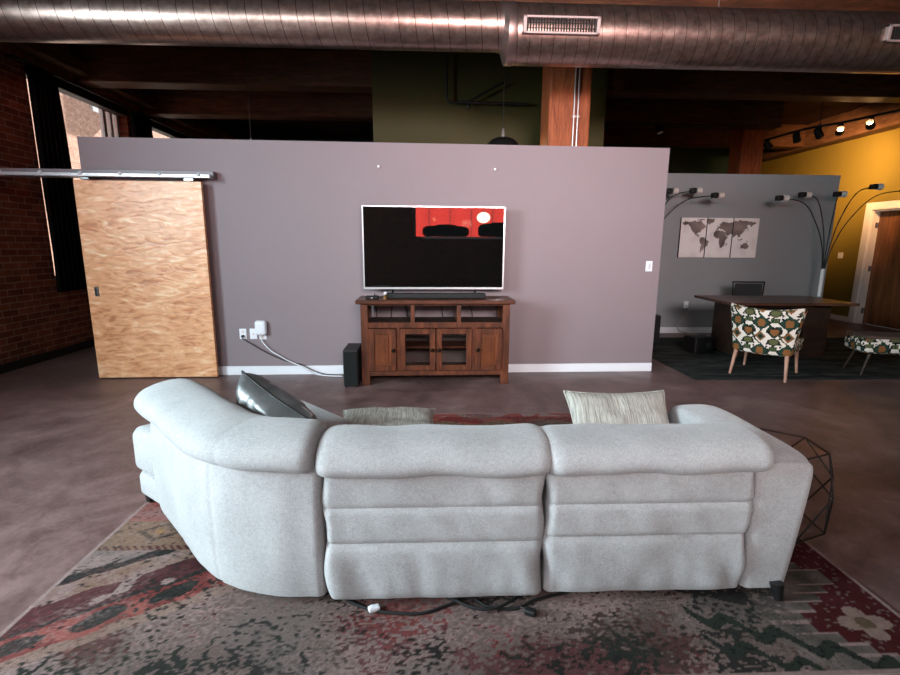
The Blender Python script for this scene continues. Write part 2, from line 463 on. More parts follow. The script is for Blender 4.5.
m_blk = plain('black_gap', rgb(12, 10, 10), .8)
def register(x0, x1):
    root = bpy.data.objects.new('air_register', None); COL.objects.link(root); root.parent = duct
    a = R(196 - 12)   # faces the room, a little upward of level
    root.location = ((x0 + x1) / 2, -RR_ - .014, -.03); root.rotation_euler = (R(6), 0, 0)
    w = (x1 - x0) / 2; h = .068
    bm = bmesh.new(); b = .03
    box(bm, -w, w, -.02, .06, h - b * .6, h, .003, 1); box(bm, -w, w, -.02, .06, -h, -h + b * .6, .003, 1)
    box(bm, -w, -w + b, -.02, .06, -h, h, .003, 1); box(bm, w - b, w, -.02, .06, -h, h, .003, 1)
    obj('register_frame', bm, m_reg, root)
    bm = bmesh.new(); box(bm, -w + .01, w - .01, .03, .04, -h + .01, h - .01); obj('register_back', bm, m_blk, root)
    bm = bmesh.new(); n = int(2 * w / .026)
    for i in range(n):
        x = -w + b + (2 * w - 2 * b) * (i + .5) / n
        box(bm, x - .004, x + .004, -.012, .03, -h + .015, h - .015)
    for z in (-.02, .02): box(bm, -w + b, w - b, .004, .01, z - .003, z + .003)
    obj('louver', bm, plain('dark_louver', rgb(44, 36, 34), .7, .0), root)
register(.78, 1.44); register(3.98, 4.68)
for x in (-2.6, -.35, 2.6, 4.6):
    bm = bmesh.new(); tube(bm, [(x, 0, .2), (x, 0, ZC - 3.3)], .006, 6); obj('hanger_rod', bm, m_steel, duct)

# ------------------------------------------------------------------ small things on the upper structure
m_cond = plain('galvanised_conduit', rgb(190, 178, 172), .35, .8)
for k, x in enumerate((1.575, 1.618)):
    root = empty('conduit', (x, 5.64, 2.2), 0, ('left' if k == 0 else 'right') + ' one of two thin metal conduits running down the wooden post', 'conduit', 'conduits on the wooden post')
    bm = bmesh.new(); tube(bm, [(0, 0, 0), (0, 0, 1.75)], .0105, 10); obj('pipe', bm, m_cond, root, smooth=True)
    bm = bmesh.new(); box(bm, -.018, .018, -.012, .018, .62, .645, .003, 1); obj('strap', bm, m_cond, root)
m_iron = plain('black_iron', rgb(28, 24, 22), .55, .3)
root = empty('sprinkler_pipe', (.2, 6.85, 3.3), 0, 'dark sprinkler pipe bracketed on the olive wall beside the wooden post', 'pipe')
bm = bmesh.new(); tube(bm, [(0, 0, .68), (0, 0, .05), (.02, 0, 0), (.06, 0, -.01), (1.08, 0, -.02)], .018, 10); obj('pipe', bm, m_iron, root, smooth=True)
bm = bmesh.new(); tube(bm, [(.28, 0, -.01), (.62, -.02, .17), (.75, -.02, .24)], .015, 8); obj('branch', bm, m_iron, root, smooth=True)
bm = bmesh.new(); lathe(bm, [(.02, -.09), (.028, -.06), (.012, -.03), (.02, 0)], 12, Matrix.Translation((.29, 0, 0))); obj('sprinkler_head', bm, m_iron, root, smooth=True)

def pendant(loc, ceil, label, power):
    root = empty('pendant_lamp', loc, 0, label, 'pendant lamp')
    x, y, z = loc
    bm = bmesh.new(); tube(bm, [(0, 0, .17), (0, 0, ceil - z)], .005, 6); obj('cord', bm, m_iron, root)
    bm = bmesh.new(); lathe(bm, [(.03, .09), (.026, .12), (.014, .19), (.008, .20)], 16); obj('socket_cap', bm, m_cond, root, smooth=True)
    bm = bmesh.new()
    out = [(.03, .09), (.09, .085), (.15, .06), (.19, .015), (.205, -.05)]
    lathe(bm, out + [(r - .006, zz - .004) for r, zz in out[::-1]], 40, close=False); obj('lamp_shade', bm, plain('black_enamel', rgb(22, 20, 20), .3), root, smooth=60)
    bm = bmesh.new(); bmesh.ops.create_uvsphere(bm, u_segments=16, v_segments=10, radius=.035); obj('bulb', bm, emis('warm_bulb', (1, .72, .38, 1), 20), root, smooth='all')
    if power:
        l = bpy.data.lights.new('bulb_light', 'POINT'); l.energy = power; l.color = (1, .68, .32); l.shadow_soft_size = .05
        lo = bpy.data.objects.new('bulb_light', l); COL.objects.link(lo); lo.parent = root; lo.location = (0, 0, -.09)
pendant((.895, 6.35, 2.66), ZC, 'black dome pendant lamp peeking over the partition beside the wooden post', 7)
pendant((-2.21, 6.35, 2.50), ZC, 'pendant on a thin pale rod hanging behind the partition, left of the television', 0)

# ------------------------------------------------------------------ sliding door on its track
t = NT('quilted_maple'); v = t.coord((1.6, 1, 5.2), (0, R(-12), 0)); v2 = t.coord((1, 1, 1)); v3 = t.coord((3, 1, 9), (0, R(14), 0))
f = t.noise(v, 2.3, 3, .45, 1.9); g = t.noise(v2, 1.4, 3, .55, 1.0); h3 = t.noise(v3, 2.4, 3, .5, 1.4)
k = t.math('ADD', t.math('ADD', t.math('MULTIPLY', f, .45), t.math('MULTIPLY', g, .25)), t.math('MULTIPLY', h3, .30))
m_maple = t.out(t.ramp(k, [(.38, rgb(196, 126, 84)), (.46, rgb(226, 160, 114)), (.54, rgb(238, 178, 132)), (.62, rgb(252, 212, 172))]), .36, 0, .5)
t.bump(f, .3, .02)
m_chrome = plain('brushed_chrome', rgb(190, 190, 192), .25, 1.0, var=.03)
dr = empty('sliding_door', WF(-2.93, .10), AL, 'wide maple veneer sliding door on the grey partition', 'door')
bm = bmesh.new(); box(bm, -.615, .615, -.022, .022, .012, 2.035, .003, 1); obj('door_slab', bm, m_maple, dr)
bm = bmesh.new(); box(bm, -.545, -.50, -.027, -.018, .88, .98, .003, 1)
obj('flush_pull', bm, m_chrome, dr)
bm = bmesh.new(); box(bm, -.537, -.522, -.029, -.026, .892, .968); obj('pull_recess', bm, m_iron, dr)
for x in (-.50, .50):
    bm = bmesh.new(); box(bm, x - .045, x + .045, -.03, .015, 2.04, 2.062, .003, 1); lathe(bm, [(.018, -.03), (.018, .01)], 16, Matrix.Translation((x, -.01, 2.055)) @ Matrix.Rotation(R(90), 4, 'X'))
    obj('roller_hanger', bm, m_chrome, dr)
tr = empty('door_track', WF(-3.45, .10, 2.065), AL, 'grey steel sliding door track with bolts above the maple door', 'door track')
m_rail = plain('aluminium_rail', rgb(196, 190, 194), .4, .55, var=.03)
m_railback = plain('grey_rail_back', rgb(120, 108, 112), .5, .3)
bm = bmesh.new(); box(bm, -1.26, 1.25, .012, .10, .002, .078, .003, 1); obj('track_back', bm, m_railback, tr)
bm = bmesh.new(); box(bm, -1.26, 1.24, -.06, .012, .002, .036, .004, 1); obj('rail', bm, m_rail, tr)
for i in range(7):
    bm = bmesh.new(); lathe(bm, [(.020, 0), (.020, .012), (.013, .017)], 12, Matrix.Translation((-1.12 + .375 * i, -.052, .03)) @ Matrix.Rotation(R(60), 4, 'X')); obj('bolt', bm, m_frame, tr, smooth=True)

# ------------------------------------------------------------------ media console
m_con = wood('chestnut_wood', rgb(50, 24, 14), rgb(86, 43, 25), rgb(120, 64, 38), (6, 6, 1.2), .38)
m_conh = wood('chestnut_wood_across', rgb(50, 25, 15), rgb(84, 43, 26), rgb(114, 62, 40), (1.2, 6, 6), .35)
m_panel = wood('chestnut_panel', rgb(60, 28, 15), rgb(98, 50, 26), rgb(128, 70, 40), (7, 6, .8), .36)
m_dark = wood('dark_brown_wood', rgb(28, 17, 12), rgb(44, 28, 20), rgb(60, 40, 30), (1, 6, 6), .5)  # very dark brown wood for shelves, dividers, pedestals and bench legs
m_knob = plain('dark_bronze', rgb(48, 34, 26), .35, .8)
m_cglass = glass_mat('cabinet_glass', (.86, .85, .84, 1), 1.5)
con = empty('media_console', WF(.035, .28), AL, 'chestnut wood media console with glass doors under the television', 'media console')
CW, CD, CH = .755, .20, .885
bm = bmesh.new(); box(bm, -CW - .045, CW + .045, -CD - .045, CD + .02, CH - .04, CH, .008, 2); obj('top', bm, m_conh, con)
for sx in (-1, 1):
    for sy in (-1, 1):
        bm = bmesh.new(); xx = sx * (CW - .035); yy = sy * (CD - .035)
        box(bm, xx - .035, xx + .035, yy - .035, yy + .035, 0, CH - .04, .004, 1)
        for vv in bm.verts:
            if vv.co.z < .02: vv.co.x += -sx * .012 * (1 if (vv.co.x - xx) * sx < 0 else -.2)
        obj('corner_post', bm, m_con, con)
bm = bmesh.new(); box(bm, -CW + .07, CW - .07, -CD + .005, -CD + .03, CH - .058, CH - .04); box(bm, -CW + .07, CW - .07, -CD + .004, -CD + .03, .60, .655)
box(bm, -CW + .07, CW - .07, -CD + .004, -CD + .03, .10, .15, .003, 1)
for x in (-.386, .386): box(bm, x - .014, x + .022, -CD + .004, -CD + .03, .15, .60)
for x in (-.235, .235): box(bm, x - .02, x + .02, -CD + .004, CD - .02, .655, CH - .058)
obj('face_frame', bm, m_con, con)
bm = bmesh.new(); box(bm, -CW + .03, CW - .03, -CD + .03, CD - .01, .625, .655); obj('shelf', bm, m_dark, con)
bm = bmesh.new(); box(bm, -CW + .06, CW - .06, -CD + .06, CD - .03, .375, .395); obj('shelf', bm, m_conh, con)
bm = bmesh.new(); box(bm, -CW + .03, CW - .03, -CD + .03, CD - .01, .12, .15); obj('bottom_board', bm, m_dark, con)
bm = bmesh.new(); box(bm, -CW + .03, CW - .03, CD - .02, CD - .008, .15, .625); obj('back_board', bm, plain('console_back', rgb(110, 92, 88), .6), con)
for sx in (-1, 1):
    bm = bmesh.new(); x = sx * (CW - .03); box(bm, x - .01, x + .01, -CD + .07, CD - .07, .12, CH - .04); obj('side_panel', bm, m_con, con)
for x in (-.386, .386):
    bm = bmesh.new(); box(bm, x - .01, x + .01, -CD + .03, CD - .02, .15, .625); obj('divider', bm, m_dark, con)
def cdoor(x0, x1, glass, knob_x):
    z0, z1 = .156, .594; s = .058
    root = bpy.data.objects.new('cabinet_door', None); COL.objects.link(root); root.parent = con; root.location = ((x0 + x1) / 2, -CD - .004, (z0 + z1) / 2)
    w = (x1 - x0) / 2; h = (z1 - z0) / 2
    bm = bmesh.new(); box(bm, -w, -w + s, -.012, .012, -h, h, .004, 1); box(bm, w - s, w, -.012, .012, -h, h, .004, 1)
    box(bm, -w + s, w - s, -.012, .012, h - s, h, .004, 1); box(bm, -w + s, w - s, -.012, .012, -h, -h + s, .004, 1)
    obj('door_frame', bm, m_con, root)
    bm = bmesh.new()
    if glass:
        box(bm, -w + s - .004, w - s + .004, -.002, .002, -h + s - .004, h - s + .004); obj('glass_panel', bm, m_cglass, root)
    else:
        box(bm, -w + s - .004, w - s + .004, -.002, .004, -h + s - .004, h - s + .004)
        box(bm, -w + s + .018, w - s - .018, -.010, -.001, -h + s + .018, h - s - .018, .008, 2)
        obj('raised_panel', bm, m_panel, root)
    bm = bmesh.new(); kx = knob_x - (x0 + x1) / 2
    lathe(bm, [(.008, -.012), (.008, .012), (.019, .018), (.020, .028), (.012, .035)], 16, Matrix.Translation((kx, -.012, 0)) @ Matrix.Rotation(R(90), 4, 'X')); obj('knob', bm, m_knob, root, smooth=True)
cdoor(-.68, -.404, False, -.43); cdoor(-.368, -.005, True, -.035); cdoor(.005, .368, True, .035); cdoor(.404, .68, False, .43)

# ------------------------------------------------------------------ television
m_scr = NT('screen_glass').out((.0025, .003, .003, 1), .015, 0, .9)
m_silver = plain('silver_bezel', rgb(205, 205, 208), .3, .6, var=.02)
tv = empty('television', WF(.025, .16, CH), AL, 'large curved television with silver rim on the wooden console', 'television')
TW, TZ0, TZ1 = .742, .08, .935
def tvy(x): return -.010 + .010 * (1 - (x / TW) ** 2)
def curved(bm, x0, x1, z0, z1, y0, y1, n=24):
    rings = []
    for i in range(n + 1):
        x = x0 + (x1 - x0) * i / n; y = tvy(x)
        rings.append([Vector((x, y + y0, z0)), Vector((x, y + y0, z1)), Vector((x, y + y1, z1)), Vector((x, y + y1, z0))])
    sweep(bm, rings)
bm = bmesh.new(); curved(bm, -TW + .012, TW - .012, TZ0 + .018, TZ1 - .010, -.004, .012, 40); obj('screen', bm, m_scr, tv, smooth=30)
bm = bmesh.new(); curved(bm, -TW, TW, TZ0, TZ0 + .02, -.010, .04); curved(bm, -TW, TW, TZ1 - .011, TZ1, -.008, .03)
curved(bm, -TW, -TW + .013, TZ0 + .02, TZ1 - .011, -.008, .03, 3); curved(bm, TW - .013, TW, TZ0 + .02, TZ1 - .011, -.008, .03, 3)
obj('bezel', bm, m_silver, tv)
bm = bmesh.new(); curved(bm, -TW + .014, TW - .014, TZ0 + .02, TZ1 - .012, .014, .05); obj('back_shell', bm, m_blk, tv)
for x in (-.44, .44):
    bm = bmesh.new()
    tube(bm, [(x, .02, TZ0 + .02), (x, .01, .06), (x - .01, -.09, .008)], .009, 8); tube(bm, [(x, .01, .06), (x + .01, .09, .008)], .009, 8)
    obj('foot', bm, m_iron, tv, smooth=True)
bm = bmesh.new(); box(bm, .27, .30, -.034, -.022, TZ0 - .012, TZ0 + .001); obj('sensor', bm, m_iron, tv)
# sound bar and small boxes on the console
sb = empty('soundbar', WF(.04, .36, CH), AL, 'long black sound bar lying on the wooden console', 'sound bar')
bm = bmesh.new(); rcushion(bm, 1.02, .09, .055, .012, 6, M=Matrix.Translation((0, 0, .0295))); obj('body', bm, plain('black_mesh', rgb(18, 17, 18), .7, bump=.3, bsc=500), sb, smooth=True)
bm = bmesh.new(); box(bm, -.50, -.44, -.047, -.043, .012, .046); obj('end_plate', bm, m_blk, sb)
sg = empty('streaming_box', WF(-.61, .37, CH), AL, 'small black streaming box at the left end of the console top', 'streaming box')
bm = bmesh.new(); rcushion(bm, .13, .10, .028, .008, 5, M=Matrix.Translation((0, 0, .0145))); obj('body', bm, m_blk, sg, smooth=True)
bm = bmesh.new(); box(bm, -.01, .01, -.052, -.049, .01, .016); obj('indicator', bm, m_frame, sg)
cn = empty('small_figurine', WF(-.475, .415, CH), AL, 'tiny gold and white ornament in front of the sound bar', 'ornament')
bm = bmesh.new(); lathe(bm, [(.022, 0), (.024, .012), (.014, .02), (.017, .03), (.008, .045)], 16); obj('body', bm, plain('brass', rgb(180, 140, 90), .3, .8), cn, smooth=True)
bm = bmesh.new(); lathe(bm, [(.003, .045), (.016, .050), (.018, .062), (.006, .074)], 16); obj('cap', bm, m_white, cn, smooth=True)
# cables dangling behind the open shelf
for i, (u, s) in enumerate(((-.62, .02), (-.42, -.02), (-.30, .03), (.10, .02), (.40, .05))):
    p = [WF(u, .022, CH + .02), WF(u + s * .3, .02, .78), WF(u + s, .022, .70), WF(u + s * 1.2, .022, .45), WF(u + s, .022, .05)]
    bm = bmesh.new(); tube(bm, spline(p, 6), .005, 6)
    tag(obj('cable', bm, m_blk, smooth='all'), 'black cable hanging behind the open shelf of the console, ' + ('leftmost', 'second from left', 'third from left', 'in the middle bay', 'in the right bay')[i], 'cable', 'cables behind the console')

# subwoofer, outlets, charger, cords, switch, nails
sw = empty('subwoofer', WF(-.825, .36), AL, 'black subwoofer box standing on the floor left of the console', 'subwoofer')
m_sub = plain('black_vinyl', rgb(17, 17, 18), .55)
bm = bmesh.new(); box(bm, -.074, .074, -.19, .19, .012, .385, .006, 2); obj('cabinet', bm, m_sub, sw)
bm = bmesh.new(); box(bm, -.066, .066, -.198, -.188, .025, .372, .004, 1); obj('grille', bm, plain('grille_cloth', rgb(12, 13, 13), .95), sw)
for sx in (-1, 1):
    for sy in (-1, 1):
        bm = bmesh.new(); lathe(bm, [(.014, 0), (.016, .014)], 12, Matrix.Translation((sx * .055, sy * .16, 0))); obj('foot', bm, m_iron, sw)
def plate(u, z, label, kind='outlet', base=None):
    root = empty('wall_outlet' if kind != 'switch' else 'light_switch', WF(u, 0, z), AL, label, 'outlet' if kind != 'switch' else 'light switch', None)
    bm = bmesh.new(); box(bm, -.038, .038, -.007, .0, -.058, .058, .004, 2); obj('plate', bm, m_white, root)
    bm = bmesh.new()
    if kind == 'outlet':
        for zz in (-.024, .024):
            lathe(bm, [(.016, -.002), (.016, .002)], 16, Matrix.Translation((0, -.008, zz)) @ Matrix.Rotation(R(90), 4, 'X'))
        obj('socket', bm, m_casing, root)
    elif kind == 'switch':
        box(bm, -.012, .012, -.014, -.006, -.03, .03, .003, 1); obj('rocker', bm, m_frame, root)
    else:
        lathe(bm, [(.010, -.006), (.010, .006)], 12, Matrix.Translation((0, -.01, 0)) @ Matrix.Rotation(R(90), 4, 'X')); obj('jack', bm, m_casing, root)
    return root
plate(-2.055, .46, 'white wall outlet with a black plug, leftmost of three by the baseboard', 'outlet')
plate(-1.945, .46, 'white wall jack plate in the middle of three above the baseboard', 'jack')
plate(-1.845, .455, 'white wall outlet half hidden behind the plugged-in white adapter', 'outlet')
plate(2.435, 1.21, 'white light switch near the right end of the grey partition', 'switch')
ad = empty('power_adapter', WF(-1.85, .009, .53), AL, 'rounded white power adapter plugged into the wall outlet', 'power adapter')
bm = bmesh.new(); rcushion(bm, .125, .055, .16, .03, 6, M=Matrix.Translation((0, -.029, 0))); obj('body', bm, m_white, ad, smooth='all')
bm = bmesh.new(); box(bm, -.006, .006, -.03, -.02, -.085, -.066); obj('cord_strain_relief', bm, m_white, ad)
pl = empty('plug', WF(-2.055, .008, .437), AL, 'black plug in the leftmost white outlet', 'plug')
bm = bmesh.new(); rcushion(bm, .026, .03, .026, .007, 4, M=Matrix.Translation((0, -.016, 0))); obj('body', bm, m_sub, pl, smooth='all')
bm = bmesh.new(); tube(bm, [(0, -.028, -.008), (.004, -.034, -.022)], .006, 8); obj('cord_sleeve', bm, m_sub, pl)
P = spline([WF(-2.05, .045, .415), WF(-1.97, .04, .36), WF(-1.80, .03, .25), WF(-1.62, .03, .165), WF(-1.45, .03, .12), WF(-1.28, .05, .04), WF(-1.1, .09, .008), WF(-.9, .12, .008)], 8)
bm = bmesh.new(); tube(bm, P, .0055, 8); tag(obj('power_cable', bm, plain('dark_rubber', rgb(48, 36, 36), .6), smooth='all'), 'dark power cord drooping from the outlet along the baseboard to the subwoofer', 'cord')
P = spline([WF(-1.868, .035, .445), WF(-1.84, .035, .37), WF(-1.76, .04, .28), WF(-1.66, .04, .215), WF(-1.58, .04, .165), WF(-1.44, .045, .10), WF(-1.30, .06, .02), WF(-1.12, .11, .007), WF(-.98, .13, .007)], 8)
bm = bmesh.new(); tube(bm, P, .006, 8); tag(obj('power_cable', bm, m_white, smooth='all'), 'white power cord running down from the white adapter', 'cord')
for u, z, s in ((-.55, 2.225, 'left'), (.67, 2.215, 'right')):
    bm = bmesh.new(); lathe(bm, [(.003, 0), (.003, .02), (.012, .02), (.012, .026)], 10, Matrix.Rotation(R(90), 4, 'X'))
    tag(obj('wall_nail', bm, m_white, loc=WF(u, 0, z), rot=(0, 0, AL)), 'small white nail in the grey partition above the television, the %s one' % s, 'nail', 'nails above the television')

# ------------------------------------------------------------------ rugs
def patch(name, x0, x1, y0, y1, z, step, fn, m, parent=None, to=None):
    """flat grid with a woven pattern: one colour per vertex from fn(x, y)"""
    nx = max(1, int(round((x1 - x0) / step))); ny = max(1, int(round((y1 - y0) / step)))
    verts, cols, faces = [], [], []
    for j in range(ny + 1):
        for i in range(nx + 1):
            x = x0 + (x1 - x0) * i / nx; y = y0 + (y1 - y0) * j / ny
            verts.append((x, y, z) if to is None else to(x, y)); cols.append(fn(x, y))
    for j in range(ny):
        for i in range(nx):
            a = j * (nx + 1) + i; faces.append((a, a + 1, a + nx + 2, a + nx + 1))
    me = bpy.data.meshes.new(name); me.from_pydata(verts, [], faces); me.update()
    ca = me.color_attributes.new('Col', 'FLOAT_COLOR', 'POINT')
    flat = [c for col in cols for c in col]
    ca.data.foreach_set('color', flat); me.materials.append(m)
    o = bpy.data.objects.new(name, me); COL.objects.link(o)
    if parent is not None: o.parent = parent
    return o
C_pink, C_grey, C_red, C_deep, C_blk, C_tan, C_gry2, C_green, C_rose = rgb(180, 154, 150), rgb(128, 110, 105), rgb(146, 62, 58), rgb(98, 40, 46), rgb(30, 36, 34), rgb(158, 128, 106), rgb(146, 132, 128), rgb(52, 60, 52), rgb(176, 96, 88)
def lerp(a, b, t): return tuple(a[i] * (1 - t) + b[i] * t for i in range(4))
def rugfn(x, y):
    n1 = nz(x * 2.2, y * 2.6, 1.3); n2 = nz(x * 9, y * 11, 4.2); n3 = nz(x * 50, y * 85, 7.7); n4 = nz(x * 60, y * 90, 2.1)
    n5 = nz(x * 26, y * 22, 33.0)
    w = .03 * n2
    # worn field: grey and dusty pink speckle with scattered dark flecks
    c = lerp(C_grey, C_pink, min(1, max(0, .45 + .9 * n1 + .9 * n3 + .3 * n5)))
    if nz(x * 2.3, y * 3.2, 9.1) + .8 * n3 + .3 * n5 > .25: c = lerp(c, C_deep, .8)
    if nz(x * 3.3, y * 5.0, 15.5) + .7 * n3 + .4 * n5 > .52: c = lerp(c, C_red, .6)
    if nz(x * 3.4, y * 5.0, 5.5) + .75 * n3 + .45 * n5 > .27: c = lerp(c, C_blk, .92)
    if nz(x * 3, y * 3, 21.0) + .6 * n3 > .35: c = lerp(c, C_green, .6)
    if nz(x * 2.6, y * 3.4, 45.0) > .22 and n3 < .25: c = lerp(c, C_gry2, .5)
    # left end: slanted bands
    if x < -.35 and y < 2.75:
        s = y - .62 * (x + 1.585) + w
        fade = n3 + .35 * n5 + .3 * n1 > (-.05 if x > -.7 else .12 if x > -.95 else .30 if x > -1.2 else .55)
        cc = None
        if y > 2.33: cc = lerp(C_pink, C_rose, .5 + .9 * n2)
        elif y > 2.12:
            cc = C_tan
            k = abs(((x + 1.5) % .30) - .15) * .75 + abs(y - 2.235)
            if .055 < k + w * .4 < .085: cc = lerp(C_blk, C_tan, .35)
            elif k < .022: cc = rgb(190, 140, 70)
        elif y > 2.085: cc = C_deep if int((x + y) * 60) % 2 == 0 else C_tan
        elif s > 1.90:
            cc = lerp(C_pink, C_gry2, .5 + n2)
            k = ((x + 1.585 - (y - 1.9) * .3) % .34)
            if abs(k - .17) < (2.08 - y) * .55 + w and n3 > -.35: cc = C_gry2 if abs(k - .17) < .03 else C_blk
        elif s > 1.84: cc = C_blk if n2 > -.25 else C_gry2
        elif s > 1.71: cc = lerp(C_tan, C_pink, .4 + n2)
        elif s > 1.57: cc = lerp(C_deep, C_blk, .15 + .5 * max(0, n2)) if n2 < .36 else C_pink
        elif s > 1.545: cc = C_blk
        elif s > 1.40:
            cc = C_red if n2 < .2 else C_rose
            k = ((x + 1.585) % .21) - .105
            if (k / .075) ** 2 + ((s - 1.475) / .045) ** 2 < 1: cc = C_blk if n3 > -.4 else C_green
        elif s > 1.33: cc = lerp(C_pink, C_tan, .6)
        if cc is not None and not fade: c = lerp(cc, c, min(.9, max(.12, .22 + n3 * .9)))
    # right border: red, darkened for the dim light there, with stepped teeth and flowers
    if x > 1.30:
        tt = abs(((y - 1.56 + .25) % .5) - .25) / .25; tooth = 1.45 + .27 * math.floor(tt * 5) / 4.0
        cb = lerp(C_gry2, C_green, .4 + .8 * n2)
        if x > tooth: cb = lerp(rgb(86, 24, 24), C_deep, .3 + n2) if n3 < .42 else C_grey
        elif (tt * 5) % 1 < .22 and x > tooth - .16: cb = C_pink
        for fy in (1.55, 2.05, 2.55, 3.05, 3.55):
            dx, dy = x - 1.66, (y - fy) * 1.15
            r = math.hypot(dx, dy); a = math.atan2(dy, dx)
            if r < .035: cb = rgb(120, 100, 78)
            elif r < .055 + .045 * abs(math.cos(2 * a)): cb = lerp(C_pink, C_tan, .4)
        if x < 1.42 and n3 + n1 > -.1: cb = lerp(c, cb, .35)
        kk = .5 * math.sin((x - 1.0) * 9) * .12
        c = cb
    if 1.0 < x < 1.62 and y < 1.75:
        kk = y - (1.62 - .45 * (x - 1.0) + .03 * math.sin(x * 40))
        if abs(kk) < .028 or abs(kk + .13) < .02: c = C_green if n3 > -.3 else C_blk
    if y > 3.45:
        c = C_red if n2 < .1 else C_rose
        if abs(y - 3.66 - .04 * math.sin(x * 14)) < .05: c = lerp(C_tan, C_blk, .2 + n3)
        if y > 3.84: c = C_pink if n2 > 0 else C_rose
        if n1 + n3 * .5 > .3: c = C_grey
    if x < -1.57 or x > 1.82 or y < 1.345 or y > 3.915: c = C_pink
    d = 1 + .22 * n4 + .18 * n3
    return (c[0] * d * .66, c[1] * d * .62, c[2] * d * .61, 1)
m_rug = vcol('woven_rug', .95, 260, .35, .5)
rug = empty('area_rug', (0, 2.6, 0), 0, 'large faded red and grey patterned rug under the sectional sofa', 'rug')
o = patch('pile', -1.585, 1.835, -1.27, 1.33, .010, .007, lambda x, y: rugfn(x, y + 2.6), m_rug, rug)
bm = bmesh.new(); box(bm, -1.584, 1.834, -1.269, 1.329, .001, .0096, .003, 1); obj('backing', bm, plain('rug_binding', rgb(176, 156, 146), .9), rug)
def orug(x, y):
    n = nz(x * 1.6, y * 14, 3.0); m = nz(x * 9, y * 40, 8.0); q = nz(x * 3, y * 5, 1.0)
    c = lerp(rgb(30, 36, 36), rgb(82, 82, 80), min(1, max(0, .35 + .9 * n + .5 * m)))
    if q > .2: c = lerp(c, rgb(20, 26, 28), .6)
    return c
bm = bmesh.new(); box(bm, -13, -12.9, 20.2, 21.4, 6.4, 8.2); struct('exterior_window', bm, m_frame)
ru2 = empty('area_rug', (4.9, 6.1, 0), 0, 'dark charcoal distressed rug under the desk', 'rug')
patch('pile', -2.03, 2.0, -1.14, 1.3, .009, .02, lambda x, y: orug(x, y), vcol('charcoal_rug', .95, 200, .3, .4), ru2)
bm = bmesh.new(); box(bm, -2.028, 1.998, -1.138, 1.298, .001, .0086, .003, 1); obj('backing', bm, plain('charcoal_binding', rgb(40, 46, 46), .9), ru2)

# ------------------------------------------------------------------ sectional sofa
t = NT('light_grey_chenille'); v = t.coord()
a = t.noise(v, 260, 2, .6); b = t.noise(v, 5, 4); c_ = t.noise(v, 60, 3)
k = t.math('ADD', t.math('ADD', t.math('MULTIPLY', a, .55), t.math('MULTIPLY', b, .25)), t.math('MULTIPLY', c_, .2))
t.bump(t.math('ADD', a, t.math('MULTIPLY', c_, .5)), .35, .004)
m_sofa = t.out(t.ramp(k, [(.36, rgb(150, 147, 147)), (.5, rgb(171, 168, 169)), (.64, rgb(188, 186, 187))]), .95, 0, .15)
t.b.inputs['Sheen Weight'].default_value = .25
m_leg = plain('black_sofa_leg', rgb(16, 14, 14), .5)
SO = Vector((0, 2.1, .0145))
sofa = empty('sectional_sofa', SO, 0, 'light grey fabric sectional sofa seen from behind on the patterned rug', 'sofa')
def sobj(name, bm, m=None, smooth='all'):
    bmesh.ops.translate(bm, vec=(-SO.x, -SO.y, -SO.z), verts=bm.verts)
    return obj(name, bm, m or m_sofa, sofa, smooth=smooth)

def back_profile(z, seams):
    """depth y of the rear face at height z: padded between seams"""
    y = 1.682
    for (z0, z1, bulge) in seams:
        if z0 <= z <= z1:
            s = (z - z0) / (z1 - z0)
            return y + .005 - bulge * (1 - abs(2 * s - 1) ** 7)
    return y
def recliner_back(x0, x1, seams, seed, topz=.585):
    bm = bmesh.new()
    zs = []
    for (z0, z1, _) in seams:
        n = 14
        zs += [z0 + (z1 - z0) * i / n for i in range(n)]
    zs.append(seams[-1][1])
    N = 60; rings = []
    for i in range(N + 1):
        s = i / N
        s = .5 - .5 * math.cos(PI * s)
        x = x0 + (x1 - x0) * s
        e = min(x - x0, x1 - x); r = .035
        inset = r - math.sqrt(max(0, r * r - max(0, r - e) ** 2)) if e < r else 0
        ring = []
        for z in zs:
            y = back_profile(z, seams)
            low = max(0, (seams[0][1] - z) / seams[0][1])
            wr = .010 * nz(x * 5 + seed, z * 2.2, seed) + .006 * nz(x * 11 + z * 6, z * 5, seed + 3)
            # pulled folds at the flap's lower corners and along its seams
            wr += low * .018 * math.sin((x - x0) * 26 + z * 16 + seed) * math.exp(-((min(x - x0, x1 - x)) / .16) ** 2)
            wr += low * .011 * nz(x * 14, z * 3, seed + 9)
            for (z0, z1, _) in seams:
                g = min(abs(z - z0), abs(z - z1))
                wr *= min(1, .25 + g / .03)
            xo = 0
            if e < .05: xo = (.008 * math.sin(z * 22 + seed) + .006 * nz(z * 9, seed, 1)) * (1 - e / .05)
            ring.append(Vector((x + xo, y + inset * 1.2 + wr, z + (.006 * nz(x * 6, seed, 2) if z < .08 else 0))))
        ring += [Vector((x, 1.86, seams[-1][1])), Vector((x, 1.90, .40)), Vector((x, 1.88, seams[0][0]))]
        rings.append(ring)
    sweep(bm, rings)
    return sobj('backrest', bm, smooth=50)
recliner_back(-.412, .437, [(.048, .290, .016), (.290, .438, .012), (.438, .60, .010)], 1.0)
recliner_back(.447, 1.262, [(.060, .305, .013), (.305, .442, .014), (.442, .60, .012)], 5.0)

